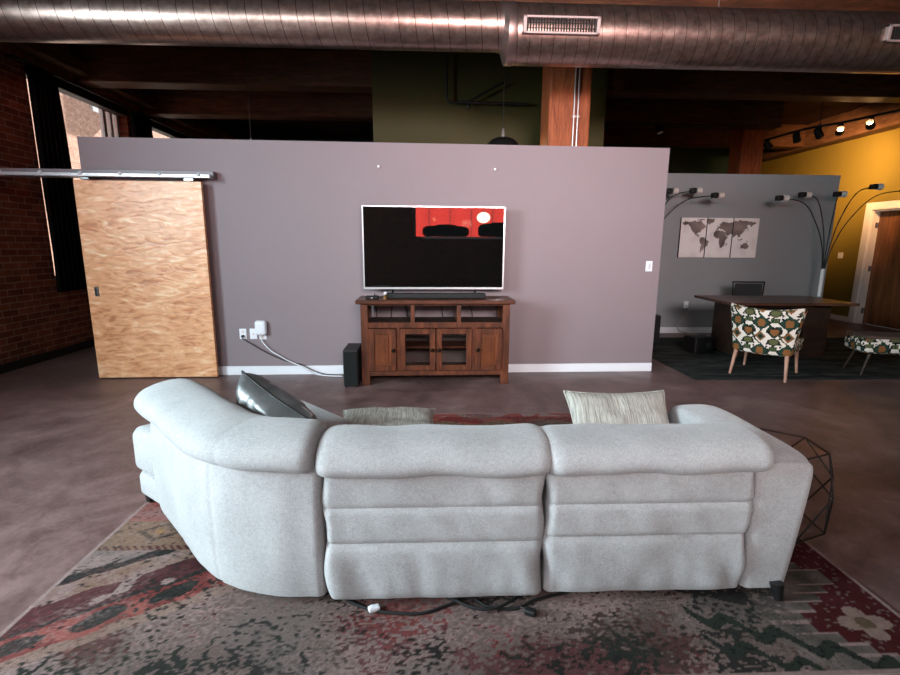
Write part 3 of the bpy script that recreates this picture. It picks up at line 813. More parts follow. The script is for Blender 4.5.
def pillow_sweep(prof, path, normal_fn, r_end=.07, seam=None, wob=.006, seed=0):
    """closed profile (n, z) carried along a path; ends rounded off"""
    bm = bmesh.new(); cn = sum((Vector((p[0], p[1], 0)) for p in prof), Vector()) / len(prof)
    L = [0]
    for a, b in zip(path, path[1:]): L.append(L[-1] + (b - a).length)
    rings = []
    for i, p in enumerate(path):
        e = min(L[i], L[-1] - L[i])
        k = 1.0
        if e < r_end: k = .74 + .26 * math.sqrt(max(0, 1 - (1 - e / r_end) ** 2))
        if seam:
            for s0 in seam:
                d = abs(L[i] - s0)
                if d < .014: k *= 1 - .03 * (1 - d / .014)
        nn = normal_fn(i); ring = []
        for q in prof:
            n_ = cn.x + (q[0] - cn.x) * k; z_ = cn.y + (q[1] - cn.y) * k
            w = wob * nz(L[i] * 5 + seed, q[0] * 6, q[1] * 6 + seed)
            ring.append(Vector((p.x + nn.x * (n_ + w), p.y + nn.y * (n_ + w), z_ + w)))
        rings.append(ring)
    sweep(bm, rings); return bm
HP = [(.015, .575), (-.030, .588), (-.055, .622), (-.045, .668), (0, .708), (.075, .727), (.165, .722), (.235, .690), (.265, .63), (.245, .575), (.18, .555), (.09, .56)]
HP = [(a, .568 + (b - .575) * (.92 if b > .575 else 1)) for a, b in HP]
HPs = [(p.x, p.y) for p in spline([(a, b, 0) for a, b in HP], 4, True)]
def ends(a, b, n=46):
    out = []
    for i in range(n + 1):
        s = i / n; out.append(a + (b - a) * (s if False else .5 - .5 * math.cos(PI * s)))
    return out
for (x0, x1, sd) in ((-.425, .452, 2), (.440, 1.300, 6)):
    path = [Vector((x, 1.685, 0)) for x in ends(x0, x1)]
    sobj('headrest', pillow_sweep(HPs, path, lambda i: Vector((0, 1, 0)), .055, None, .008, sd))
# wedge: the rear face follows a curve
WP = spline([(-.418, 1.682, 0), (-.58, 1.69, 0), (-.74, 1.728, 0), (-.87, 1.79, 0), (-.99, 1.89, 0), (-1.20, 2.115, 0), (-1.43, 2.37, 0)], 12)
def wnorm(path):
    out = []
    for i in range(len(path)):
        d = (path[min(i + 1, len(path) - 1)] - path[max(i - 1, 0)]).normalized()
        out.append(Vector((d.y, -d.x, 0)) if False else Vector((-d.y, d.x, 0)) * -1)
    return out
WN = wnorm(WP)
bm = bmesh.new(); prof = []
for i in range(25):
    z = .055 + (.62 - .055) * i / 24
    s = (z - .055) / (.62 - .055)
    prof.append((.012 - .020 * math.sin(PI * min(1, s * 1.02)) ** .6, z))
prof += [(.20, .62), (.23, .40), (.22, .07)]
rings = []; Ls = [0]
for a_, b_ in zip(WP, WP[1:]): Ls.append(Ls[-1] + (b_ - a_).length)
for i, p in enumerate(WP):
    e = min(Ls[i], Ls[-1] - Ls[i]); r = .03
    ins = r - math.sqrt(max(0, r * r - max(0, r - e) ** 2)) if e < r else 0
    d = abs(Ls[i] - .475); g = .007 * max(0, 1 - d / .012)
    ring = []
    for (n_, z) in prof:
        w = (.007 * nz(Ls[i] * 4, z * 2.5, 3.3) + .003 * nz(Ls[i] * 14, z * 4, 1.3)) if n_ < .05 else 0
        ring.append(Vector((p.x, p.y, z)) + WN[i] * (n_ + ins + g + w))
    rings.append(ring)
sweep(bm, rings); sobj('backrest', bm, smooth=50)
wedge_path = spline([(-.435, 1.682, 0), (-.58, 1.69, 0), (-.74, 1.728, 0), (-.87, 1.79, 0), (-.99, 1.89, 0), (-1.20, 2.115, 0), (-1.45, 2.39, 0)], 12)
WN2 = wnorm(wedge_path)
HW = [(.008, .592), (-.026, .598), (-.050, .626), (-.048, .668), (-.010, .706), (.07, .730), (.17, .732), (.245, .70), (.275, .64), (.25, .59), (.18, .57), (.08, .575)]
HWs = [(p.x, p.y) for p in spline([(a, b, 0) for a, b in HW], 4, True)]
sobj('headrest', pillow_sweep(HWs, wedge_path, lambda i: WN2[i], .05, [.36], .006, 9))
# seats
for (x0, x1) in ((-.40, .43), (.44, 1.255)):
    bm = bmesh.new(); rcushion(bm, x1 - x0, .66, .17, .05, 8, lambda p, h: Vector((p.x, p.y, p.z + .012 * (1 - (p.x / h.x) ** 2) * (1 if p.z > 0 else 0))), Matrix.Translation(((x0 + x1) / 2, 2.23, .345))); sobj('seat_cushion', bm)
    bm = bmesh.new(); rcushion(bm, x1 - x0 - .01, .07, .20, .02, 6, None, Matrix.Translation(((x0 + x1) / 2, 2.50, .165))); sobj('footrest', bm)
    bm = bmesh.new(); box(bm, x0 + .01, x1 - .01, 1.89, 2.46, .07, .262); sobj('seat_base', bm, None, False)
poly = [(-.42, 1.90), (-.62, 1.93), (-.86, 2.02), (-1.08, 2.19), (-1.22, 2.34), (-1.40, 2.37), (-1.60, 2.50), (-1.615, 2.55), (-1.0, 3.04), (-.90, 3.04), (-.86, 3.0), (-.50, 2.56), (-.42, 2.50)]
bm = bmesh.new(); prism(bm, [(x, y) for x, y in poly][::-1], .20, .452, .05, 4); sobj('seat_cushion', bm, smooth=50)
poly2 = [(-.42, 1.88), (-.62, 1.92), (-.86, 2.00), (-1.10, 2.17), (-1.26, 2.30), (-1.38, 2.34), (-1.585, 2.495), (-1.60, 2.545), (-.98, 3.02), (-.90, 2.99), (-.50, 2.53), (-.42, 2.48)]
bm = bmesh.new(); prism(bm, poly2[::-1], .07, .198, .02, 2); sobj('seat_base', bm, smooth=50)
# inner back pads seen between the pillows
for (x0, x1) in ((-.40, .43), (.44, 1.255)):
    bm = bmesh.new(); rcushion(bm, x1 - x0, .14, .22, .05, 8, None, Matrix.Translation(((x0 + x1) / 2, 1.93, .50))); sobj('back_cushion', bm)
# right arm
bm = bmesh.new()
ap = []
N = 20
arm = [(1.700, .050), (1.694, .30), (1.700, .545), (1.73, .585), (1.80, .603), (2.0, .608), (2.22, .612), (2.36, .60), (2.44, .555), (2.47, .44), (2.47, .25), (2.46, .050)]
armp = arm
def rsec(x, e, r): return r - math.sqrt(max(0, r * r - max(0, r - e) ** 2)) if e < r else 0
ax0, ax1 = 1.268, 1.475
rings = []
cy, cz = 2.08, .33
for i in range(N + 1):
    s = i / N; s = .5 - .5 * math.cos(PI * s)
    x = ax0 + (ax1 - ax0) * s
    e = min(x - ax0, ax1 - x); ins = rsec(x, e, .035)
    ring = []
    for (y, z) in armp:
        yy = y + (ins if y < cy else -ins); zz = z - (ins if z > .5 else 0)
        xo = .11 * (z - .20) if x > (ax0 + ax1) / 2 else 0
        ring.append(Vector((x - .04 * max(0, (y - 1.9) / .6) * (1 if x > 1.37 else 0) * (x - 1.37) / .105 + xo, yy, zz + .012 * math.sin(PI * s) * (1 if z > .5 else 0))))
    rings.append([Vector(p) for p in spline(ring, 4, False)])
sweep(bm, rings); sobj('armrest', bm, smooth=50)
for (x, y, tx) in ((1.40, 1.685, 0), (1.14, 1.76, 0), (-.36, 1.86, 0), (.44, 1.86, 0), (1.39, 2.40, 0), (-1.565, 2.53, 0), (-.95, 2.90, 0)):
    bm = bmesh.new(); tube(bm, [(x + .006, y - .014, .0185), (x, y, .085)], [.016, .027], 10); sobj('leg', bm, m_leg, True)
bm = bmesh.new(); box(bm, 1.500, 1.548, 1.765, 1.769, .455, .505, M=Matrix.Translation((1.51, 1.767, .48)) @ Matrix.Rotation(R(8), 4, 'Y') @ Matrix.Translation((-1.51, -1.767, -.48))); o = sobj('care_tag', bm, m_white, False); o['label'] = 'white fabric care tag'

# scatter pillows
def pillow(name, loc, rot, w, h, th, m, label, seed, piped=False):
    root = empty(name, loc, 0, label, 'pillow'); root.rotation_euler = rot
    bm = bmesh.new(); n = 36; top, bot = [], []
    for sgn, store in ((1, top), (-1, bot)):
        for j in range(n + 1):
            row = []
            for i in range(n + 1):
                a = 2 * i / n - 1; b = 2 * j / n - 1
                f = ((1 - a ** 4) * (1 - b ** 4)) ** .55
                ear = 1 - .09 * (1 - abs(a) ** 2) * abs(b) ** 3
                ear2 = 1 - .09 * (1 - abs(b) ** 2) * abs(a) ** 3
                wr = .20 * nz(a * 2.5 + seed, b * 2.5, seed) + .10 * nz(a * 6, b * 6 + seed, seed * 2)
                fold = .12 * math.sin(6 * math.atan2(b, a) + 3 * nz(a * 2, b * 2, seed)) * min(1, math.hypot(a, b)) * f
                z = sgn * th / 2 * f * (1 + wr + fold)
                row.append((a * w / 2 * ear2, b * h / 2 * ear, z))
            store.append(row)
    vt = [[bm.verts.new(p) for p in r] for r in top]
    vb = [[vt[j][i] if i in (0, n) or j in (0, n) else bm.verts.new(bot[j][i]) for i in range(n + 1)] for j in range(n + 1)]
    for j in range(n):
        for i in range(n):
            bm.faces.new((vt[j][i], vt[j][i + 1], vt[j + 1][i + 1], vt[j + 1][i]))
            bm.faces.new((vb[j + 1][i], vb[j + 1][i + 1], vb[j][i + 1], vb[j][i]))
    edge = [vt[0][i].co.copy() for i in range(n)] + [vt[j][n].co.copy() for j in range(n)] + [vt[n][n - i].co.copy() for i in range(n)] + [vt[n - j][0].co.copy() for j in range(n)]
    obj('cover', bm, m, root, smooth='all')
    bm = bmesh.new(); tube(bm, edge + [edge[0]], .005, 6); obj('piping', bm, m_iron if m is m_satin else m, root, smooth='all')
    return root
m_satin = plain('silver_satin', rgb(112, 112, 112), .36, .45, var=.35, sc=9, bump=1.0, bsc=11)
t = NT('cream_plisse'); v = t.coord((60, 5, 5)); f = t.noise(v, 2.2, 3, .6, .6); t.bump(f, .8, .012)
m_cream = t.out(t.ramp(f, [(.3, rgb(140, 135, 126)), (.7, rgb(190, 186, 179))]), .6, 0, .3)
def axes_euler(xd, yd):
    x = Vector(xd).normalized(); y = Vector(yd); y = (y - x * y.dot(x)).normalized(); z = x.cross(y)
    return Matrix((x, y, z)).transposed().to_euler()
pa, pb = Vector((-.940, 2.36, .80)), Vector((-.545, 2.09, .640))
dn = Vector((.10, .20, -.97)); dx = (pb - pa).normalized(); dn = (dn - dx * dn.dot(dx)).normalized()
pillow('throw_pillow', (pa + pb) / 2 + dn * .20, axes_euler(pb - pa, -dn), (pb - pa).length, .40, .24, m_satin, 'shiny silver grey satin throw pillow in the curved sofa corner', 3.0)
pillow('throw_pillow', (-.25, 2.64, .418), (R(4), 0, R(2)), .56, .38, .09, m_cream, 'pale crinkled throw pillow lying flat at the middle seat edge', 5.0)
pillow('throw_pillow', (.965, 2.27, .515), (R(50), R(1), R(3)), .545, .42, .12, m_cream, 'pale crinkled throw pillow leaning on the right seat beside the arm', 8.0)

# ------------------------------------------------------------------ wire side table behind the arm
st = empty('side_table', (1.78, 2.26, .011), 0, 'black geometric wire side table with glass top beside the sofa arm', 'side table')
bm = bmesh.new()
def ring(r, z, n, ph): return [Vector((r * math.cos(2 * PI * k / n + ph), r * math.sin(2 * PI * k / n + ph), z)) for k in range(n)]
n = 6
A = ring(.205, .425, n, .35); B = ring(.275, .26, n, .35 + PI / n); C = ring(.235, .008, n, .35)
D = ring(.21, .34, n, .35)
for k in range(n):
    for p, q in ((A[k], A[(k + 1) % n]), (A[k], B[k]), (A[(k + 1) % n], B[k]), (B[k], C[k]), (B[k], C[(k + 1) % n]), (C[k], C[(k + 1) % n])):
        tube(bm, [p, q], .0042, 6)
obj('wire_frame', bm, m_iron, st)
bm = bmesh.new(); lathe(bm, [(.05, .431), (.207, .431), (.213, .434), (.207, .437), (.05, .437)], 6, Matrix.Rotation(.35, 4, 'Z')); obj('glass_top', bm, glass_mat('table_glass', (.96, .96, .96, 1), 1.15, .25), st)

# cables lying under the sofa
P = spline([(-.34, 1.72, .017), (-.22, 1.66, .017), (-.05, 1.64, .017), (.06, 1.68, .017), (.16, 1.72, .017), (.22, 1.67, .017), (.33, 1.655, .017), (.42, 1.70, .017), (.56, 1.74, .017), (.8, 1.80, .017)], 8)
bm = bmesh.new(); tube(bm, P, .006, 8); tag(obj('power_cable', bm, m_blk, smooth='all'), 'black power cord trailing along the rug under the sofa back', 'cord')
P = spline([(-.02, 1.76, .017), (.08, 1.70, .030), (.15, 1.655, .030), (.22, 1.64, .030), (.30, 1.67, .030), (.40, 1.76, .017)], 8)
bm = bmesh.new(); tube(bm, P, .006, 8); tag(obj('power_cable', bm, m_blk, smooth='all'), 'short looped black cord beside the loose plug under the sofa', 'cord')
pg = empty('plug', (.365, 1.635, .012), R(-25), 'loose black plug with bare prongs on the rug under the sofa', 'plug')
bm = bmesh.new(); rcushion(bm, .045, .03, .024, .007, 4, M=Matrix.Translation((.02, 0, .013))); obj('body', bm, m_sub, pg, smooth='all')
bm = bmesh.new(); box(bm, -.022, 0, -.009, -.006, .010, .016); box(bm, -.022, 0, .006, .009, .010, .016); obj('prong', bm, m_chrome, pg)
pc = empty('tag', (-.225, 1.665, .012), R(20), 'crumpled white plastic tag on the rug under the sofa', 'tag')
bm = bmesh.new(); rcushion(bm, .045, .03, .018, .006, 5, lambda p, h: p + Vector((0, 0, .006 * nz(p.x * 60, p.y * 60, 1))), Matrix.Translation((0, 0, .0125))); obj('wrapper', bm, m_white, pc, smooth='all')

# ------------------------------------------------------------------ office: desk
m_desk = wood('walnut_desk', rgb(46, 28, 22), rgb(76, 48, 38), rgb(104, 68, 54), (1.2, 6, 6), .3)
desk = empty('office_desk', (4.49, 6.13, .010), R(-2), 'dark walnut office desk with broad overhanging top on the charcoal rug', 'desk')
bm = bmesh.new()
prism(bm, [(-.80, .50), (-.82, -.46), (.77, -.42), (.79, .54)], .715, .75, .006, 2); obj('desktop', bm, m_desk, desk)
for sx, x0, x1 in ((-1, -.56, -.24), (1, .24, .56)):
    bm = bmesh.new(); b2 = box(bm, x0, x1, -.26, .40, .03, .715, .006, 1); obj('pedestal', bm, m_dark, desk)
    bm = bmesh.new(); box(bm, x0 + .02, x1 - .02, -.24, .38, 0, .03); obj('plinth', bm, m_blk, desk)
    for k in range(3):
        bm = bmesh.new(); box(bm, x0 + .015, x1 - .015, .40, .415, .06 + .215 * k, .26 + .215 * k, .004, 1); dw = obj('drawer', bm, m_desk, desk)
        bm = bmesh.new(); box(bm, (x0 + x1) / 2 - .05, (x0 + x1) / 2 + .05, .415, .43, .17 + .215 * k, .182 + .215 * k); obj('handle', bm, m_chrome, dw)
bm = bmesh.new(); box(bm, -.28, .26, .02, .045, .25, .715); obj('modesty_panel', bm, m_dark, desk)
bm = bmesh.new(); box(bm, -.30, .30, -.30, .34, .675, .714); obj('apron', bm, m_desk, desk)
# mesh chair behind it
ch = empty('office_chair', (4.86, 7.05, .0115), R(172), 'black mesh office chair behind the walnut desk', 'office chair')
m_mesh = plain('black_mesh_fabric', rgb(40, 42, 44), .8)
bm = bmesh.new(); rcushion(bm, .46, .44, .08, .03, 6, None, Matrix.Translation((0, 0, .46))); obj('seat', bm, m_mesh, ch, smooth='all')
bm = bmesh.new(); box(bm, -.20, .20, -.235, -.225, .58, .87); obj('mesh_back', bm, m_mesh, ch)
bm = bmesh.new(); tube(bm, [(-.21, -.23, .56), (-.23, -.24, .89), (.23, -.24, .89), (.21, -.23, .56), (-.21, -.23, .56)], .014, 8); obj('back_frame', bm, m_iron, ch)
bm = bmesh.new(); tube(bm, [(0, -.22, .62), (0, -.25, .5), (0, -.1, .42), (0, 0, .42)], .018, 8); tube(bm, [(0, 0, .42), (0, 0, .08)], .025, 10); obj('gas_lift', bm, m_iron, ch)
for k in range(5):
    a = 2 * PI * k / 5
    bm = bmesh.new(); tube(bm, [(0, 0, .10), (.28 * math.cos(a), .28 * math.sin(a), .07)], [.025, .015], 8); lg = obj('base_arm', bm, m_iron, ch)
    bm = bmesh.new(); lathe(bm, [(.025, -.012), (.025, .012)], 14, Matrix.Translation((.28 * math.cos(a), .28 * math.sin(a), .028)) @ Matrix.Rotation(a, 4, 'Z') @ Matrix.Rotation(R(90), 4, 'X')); obj('caster', bm, m_blk, lg)
# black box below the desk
pb = empty('paper_shredder', (3.66, 6.35, .010), R(12), 'low black paper shredder on the rug at the left of the desk', 'paper shredder')
bm = bmesh.new(); rcushion(bm, .30, .24, .22, .02, 5, None, Matrix.Translation((0, 0, .11))); obj('body', bm, m_sub, pb, smooth=True)
bm = bmesh.new(); box(bm, -.12, .12, -.02, -.005, .218, .224); obj('slot', bm, m_iron, pb)
bm = bmesh.new(); box(bm, .03, .10, -.123, -.118, .08, .15, .003, 1); obj('badge', bm, m_mesh, pb)
bx = empty('computer_case', (3.28, 7.1, .0105), 0, 'black upright case standing at the partition edge in the office', 'computer case')
bm = bmesh.new(); box(bm, -.10, .10, -.2, .2, .015, .42, .006, 2); obj('case', bm, m_sub, bx)
bm = bmesh.new(); box(bm, -.09, .09, -.206, -.199, .04, .40, .003, 1); obj('front_panel', bm, m_blk, bx)
for sx in (-.08, .08):
    bm = bmesh.new(); box(bm, sx - .012, sx + .012, -.18, .18, 0, .016); obj('foot', bm, m_iron, bx)

# ------------------------------------------------------------------ office: patterned chair and bench
K_bg, K_grn, K_blk, K_och, K_sage = rgb(240, 226, 214), rgb(36, 62, 50), rgb(28, 24, 24), rgb(142, 92, 52), rgb(96, 98, 62)
def ikat(u, v):
    """woven motif: drops, hearts and lozenges on cream; u, v in metres"""
    c = K_bg; P = .185; Q = .24
    for sg in (1, -1):
        if abs(((u / P + sg * v / Q + .25 + .04 * math.sin(v * 60)) % 1) - .5) < .045: c = K_blk if int((v + 2) * 90) % 2 else K_sage
    for (ou, ov, kind) in ((0, 0, 0), (P / 2, Q * .30, 1), (P / 2, -Q * .10, 3), (0, Q * .48, 2), (P / 2, Q * .66, 4)):
        x = ((u + ou + P / 2) % P) - P / 2; y = ((v + ov + Q / 2) % Q) - Q / 2
        if kind == 0:      # green pointed drop with a warm core
            r = abs(x) / (.070 * max(.02, 1 - abs(y / .062) ** 1.3)) if abs(y) < .062 else 9
            if r < 1: c = K_blk if r > .82 else K_grn if r > .40 or abs(y) > .03 else K_och
        elif kind == 1:    # heart
            yy = (y + .01) / .055; xx = x / .052
            hh = (xx * xx + yy * yy - .7) ** 3 - xx * xx * yy ** 3
            if hh < 0:
                h2 = ((xx * 1.7) ** 2 + (yy * 1.7) ** 2 - .7) ** 3 - (xx * 1.7) ** 2 * (yy * 1.7) ** 3
                c = K_och if h2 < 0 else K_blk if hh > -.05 else K_grn
        elif kind == 2:    # lozenge
            r = abs(x) / .040 + abs(y) / .045
            if r < 1: c = K_och if r > .55 else K_grn if r > .2 else K_blk
        elif kind == 3:    # small crown
            if abs(x) < .028 and abs(y) < .02: c = K_sage if int((x + 1) * 160) % 2 else K_grn
        else:
            r = math.hypot(x / .045, y / .030)
            if r < 1: c = K_sage if r < .75 else K_blk
        for (dx, dy) in ((P / 4, .04), (-P / 4, .04), (P / 4, -.06), (-P / 4, -.06)):
            if math.hypot(x - dx, y - dy) < .0085 and kind in (0, 2): c = K_blk
    return c
m_ikat = vcol('ikat_fabric', .9, 300, .15, .15)
def ikat_obj(name, bm, parent, uvf, smooth=True):
    o = obj(name, bm, m_ikat, parent, smooth=smooth); me = o.data
    ca = me.color_attributes.new('Col', 'FLOAT_COLOR', 'CORNER')
    fl = []
    for p in me.polygons:
        c = p.center; n_ = p.normal
        u_, v_ = uvf(c, n_); col = ikat(u_ / 1.3, v_ / 1.3)
        for _ in p.loop_indices: fl += list(col)
    ca.data.foreach_set('color', fl); return o
def tri(c, n):
    if abs(n.y) > .6: return (c.x, c.z)
    if abs(n.z) > .6: return (c.x, c.y + .1)
    return (c.y, c.z)
m_pale = wood('pale_leg_wood', rgb(150, 104, 86), rgb(180, 132, 112), rgb(200, 156, 136), (8, 8, 1), .45)
def dense(bm, sx, sy, sz, r, step, fn, M):
    rcushion(bm, sx, sy, sz, r, max(6, int(max(sx, sy, sz) / step)), fn, M)
ac = empty('accent_chair', (3.79, 5.20, .0155), R(-47), 'cream accent chair with green and ochre print facing the desk', 'armchair')
bm = bmesh.new()
def flare(p, h):
    t_ = (p.z + h.z) / (2 * h.z)
    return Vector((p.x * (.80 + .24 * t_), p.y - .10 * t_ + .16 * (p.x / h.x) ** 2 * (.4 + .6 * t_), p.z + .035 * (p.x / h.x) ** 2 * t_))
rcushion(bm, .69, .09, .50, .03, 90, flare, Matrix.Translation((0, -.27, .515)))
ikat_obj('backrest', bm, ac, tri, 'all')
bm = bmesh.new(); rcushion(bm, .58, .58, .15, .04, 70, None, Matrix.Translation((0, .03, .345))); ikat_obj('seat', bm, ac, tri, 'all')
for sx in (-1, 1):
    for sy in (-1, 1):
        bm = bmesh.new(); tube(bm, [(sx * .24, -.24 if sy < 0 else .25, .29), (sx * .265, -.30 if sy < 0 else .29, .0)], [.022, .013], 10); obj('leg', bm, m_pale, ac, smooth=True)
be = empty('upholstered_bench', (5.25, 5.16, .0155), R(-14), 'low upholstered bench in the cream ikat print at the right edge', 'bench')
bm = bmesh.new(); rcushion(bm, .95, .42, .17, .06, 90, lambda p, h: p + Vector((0, 0, .02 * (1 - (p.x / h.x) ** 2) * (1 if p.z > 0 else 0))), Matrix.Translation((.06, 0, .335))); ikat_obj('cushion', bm, be, tri, 'all')
bm = bmesh.new(); rcushion(bm, .91, .385, .035, .016, 30, None, Matrix.Translation((.06, .0, .436))); obj('top_slab', bm, plain('dark_brown_top', rgb(84, 62, 54), .9, var=.2, sc=12), be, smooth='all')  # dark brown slab covering the top of the patterned cushion
for sx in (-1, 1):
    for sy in (-1, 1):
        bm = bmesh.new(); tube(bm, [(.06 + sx * .36, sy * .13, .26), (.06 + sx * .44, sy * .17, 0)], [.02, .012], 10); obj('leg', bm, m_dark, be, smooth=True)

# ------------------------------------------------------------------ office: world map in three panels
LAND = [
 [(-168, 66), (-156, 71), (-130, 70), (-95, 72), (-80, 73), (-62, 58), (-55, 52), (-66, 44), (-75, 38), (-81, 30), (-80, 25), (-84, 30), (-97, 26), (-97, 19), (-88, 21), (-83, 9), (-92, 14), (-105, 20), (-115, 30), (-124, 40), (-125, 49), (-140, 60), (-160, 57)],
 [(-55, 82), (-20, 82), (-22, 70), (-44, 60), (-55, 70)],
 [(-78, 8), (-62, 10), (-50, 0), (-35, -7), (-40, -22), (-55, -34), (-66, -45), (-70, -54), (-75, -48), (-71, -20), (-81, -5)],
 [(-16, 14), (-16, 28), (-6, 36), (10, 37), (32, 31), (43, 12), (51, 11), (40, -4), (40, -16), (33, -28), (20, -35), (12, -17), (9, 4), (-8, 5)],
 [(-9, 37), (-9, 43), (-2, 44), (-4, 48), (4, 52), (10, 57), (5, 60), (14, 68), (28, 71), (42, 66), (60, 69), (75, 73), (105, 77), (140, 73), (170, 70), (180, 66), (163, 60), (156, 52), (142, 59), (135, 54), (141, 47), (128, 42), (126, 35), (122, 40), (121, 30), (109, 20), (106, 10), (100, 14), (103, 2), (98, 10), (91, 22), (80, 14), (77, 8), (72, 20), (60, 25), (55, 17), (44, 13), (35, 28), (36, 36), (27, 37), (23, 38), (14, 44), (15, 39), (9, 44), (0, 41), (-2, 37)],
 [(-5, 50), (1, 52), (-3, 58), (-6, 56)], [(114, -22), (130, -12), (136, -12), (142, -11), (153, -27), (148, -38), (135, -34), (116, -35)],
 [(131, 32), (141, 36), (144, 44), (140, 42), (136, 36)], [(96, 4), (105, -5), (114, -7), (104, 0)], [(109, 2), (118, 6), (117, -3), (111, -2)], [(132, -2), (150, -9), (140, -8)], [(44, -16), (50, -14), (47, -25)], [(167, -46), (178, -38), (174, -41)], [(-100, 78), (-70, 82), (-62, 78), (-85, 74)], [(-120, 72), (-105, 76), (-105, 70)]]
def inpoly(x, y, P):
    c = False; j = len(P) - 1
    for i in range(len(P)):
        if (P[i][1] > y) != (P[j][1] > y) and x < (P[j][0] - P[i][0]) * (y - P[i][1]) / (P[j][1] - P[i][1]) + P[i][0]: c = not c
        j = i
    return c
MX0, MX1, MZ0, MZ1 = 4.02, 5.305, 1.26, 1.89
def mapfn(x, z):
    lon = -172 + 362 * (x - MX0) / (MX1 - MX0); lat = -72 + 158 * (z - MZ0) / (MZ1 - MZ0)
    lon += 3 * nz(x * 30, z * 30, 1); lat += 3 * nz(x * 30, z * 30, 5)
    n_ = nz(x * 6, z * 6, 2)
    if any(inpoly(lon, lat, P) for P in LAND): return lerp(rgb(150, 134, 128), rgb(104, 90, 86), .5 + n_)
    return lerp(rgb(252, 246, 245), rgb(228, 218, 216), .3 + .8 * max(0, n_) + (.35 if int(x * 38) % 9 == 0 and nz(x * 20, z * 50, 7) > .25 else 0))
m_map = vcol('map_print', .7, 300, .05, 0)
pw = (MX1 - MX0 - .03) / 3
for i in range(3):
    a0 = MX0 + i * (pw + .015); cx = a0 + pw / 2
    root = empty('map_panel', (cx, 7.84, MZ0), 0, ('left third of the world map showing the Americas', 'middle third of the world map showing Africa and Europe', 'right third of the world map showing Asia and Australia')[i], 'wall art', 'world map panels')
    patch('print', -pw / 2, pw / 2, 0, MZ1 - MZ0, 0, .008, lambda x, z: mapfn(x + cx, z + MZ0), m_map, root, to=lambda x, z: (x, -.0225, z))
    bm = bmesh.new(); box(bm, -pw / 2, pw / 2, -.022, .019, 0, MZ1 - MZ0, .001, 1); obj('canvas_board', bm, plain('canvas_edge', rgb(60, 48, 46), .8), root)

# office outlet, cord, switch and door
ol = empty('wall_outlet', (4.25, 7.86, .48), 0, 'white outlet with a cord on the slate office wall below the map', 'outlet')
bm = bmesh.new(); box(bm, -.038, .038, -.007, 0, -.058, .058, .004, 2); obj('plate', bm, m_white, ol)
bm = bmesh.new(); rcushion(bm, .03, .03, .03, .008, 4, M=Matrix.Translation((0, -.02, -.02))); obj('plug', bm, m_frame, ol, smooth=True)
P = spline([(4.25, 7.82, .44), (4.27, 7.80, .38), (4.20, 7.80, .28), (4.11, 7.79, .16), (4.12, 7.76, .07), (4.22, 7.70, .03), (4.36, 7.6, .017), (4.5, 7.5, .017)], 8)
bm = bmesh.new(); tube(bm, P, .007, 8); tag(obj('power_cable', bm, plain('grey_cord', rgb(168, 160, 162), .5), smooth='all'), 'pale grey cord looping from the office outlet to the floor', 'cord')
ls = empty('light_switch', (XR, 9.5, 1.28), 0, 'pale light switch on the mustard wall beside the wooden door', 'light switch')
bm = bmesh.new(); box(bm, -.008, 0, -.06, .06, -.06, .06, .003, 1); obj('plate', bm, m_casing, ls)
bm = bmesh.new(); box(bm, -.014, -.007, -.014, .014, -.03, .03, .003, 1); obj('rocker', bm, m_frame, ls)
dd = empty('door_1', (XR, (DOORY0 + DOORY1) / 2, 0), 0, kind='structure')
hw = (DOORY1 - DOORY0) / 2
bm = bmesh.new(); cw_ = .13
box(bm, -.03, .0, hw - .01, hw + cw_, 0, DOORZ + cw_, .006, 1); box(bm, -.03, .0, -hw - cw_, -hw + .01, 0, DOORZ + cw_, .006, 1); box(bm, -.03, 0, -hw + .01, hw - .01, DOORZ - .01, DOORZ + cw_, .006, 1)
box(bm, 0, .2, hw - .035, hw, 0, DOORZ); box(bm, 0, .2, -hw, -hw + .035, 0, DOORZ); box(bm, 0, .2, -hw + .035, hw - .035, DOORZ - .035, DOORZ)
obj('door_frame', bm, m_casing, dd)
m_door = wood('walnut_door', rgb(70, 40, 22), rgb(104, 62, 36), rgb(134, 84, 52), (6, 3.2, .35), .4)
bm = bmesh.new(); box(bm, .12, .165, -hw + .038, hw - .038, .006, DOORZ - .038, .002, 1); obj('door_leaf', bm, m_door, dd)
for z in (.25, 1.05, 1.85):
    bm = bmesh.new(); tube(bm, [(.108, hw - .04, z - .05), (.108, hw - .04, z + .05)], .010, 8); box(bm, .06, .108, hw - .037, hw - .034, z - .05, z + .05); obj('hinge', bm, m_chrome, dd)
bm = bmesh.new(); tube(bm, [(.12, -hw + .10, 1.0), (.06, -hw + .10, 1.0), (.06, -hw + .22, 1.0)], .010, 8); obj('door_handle', bm, m_chrome, dd)

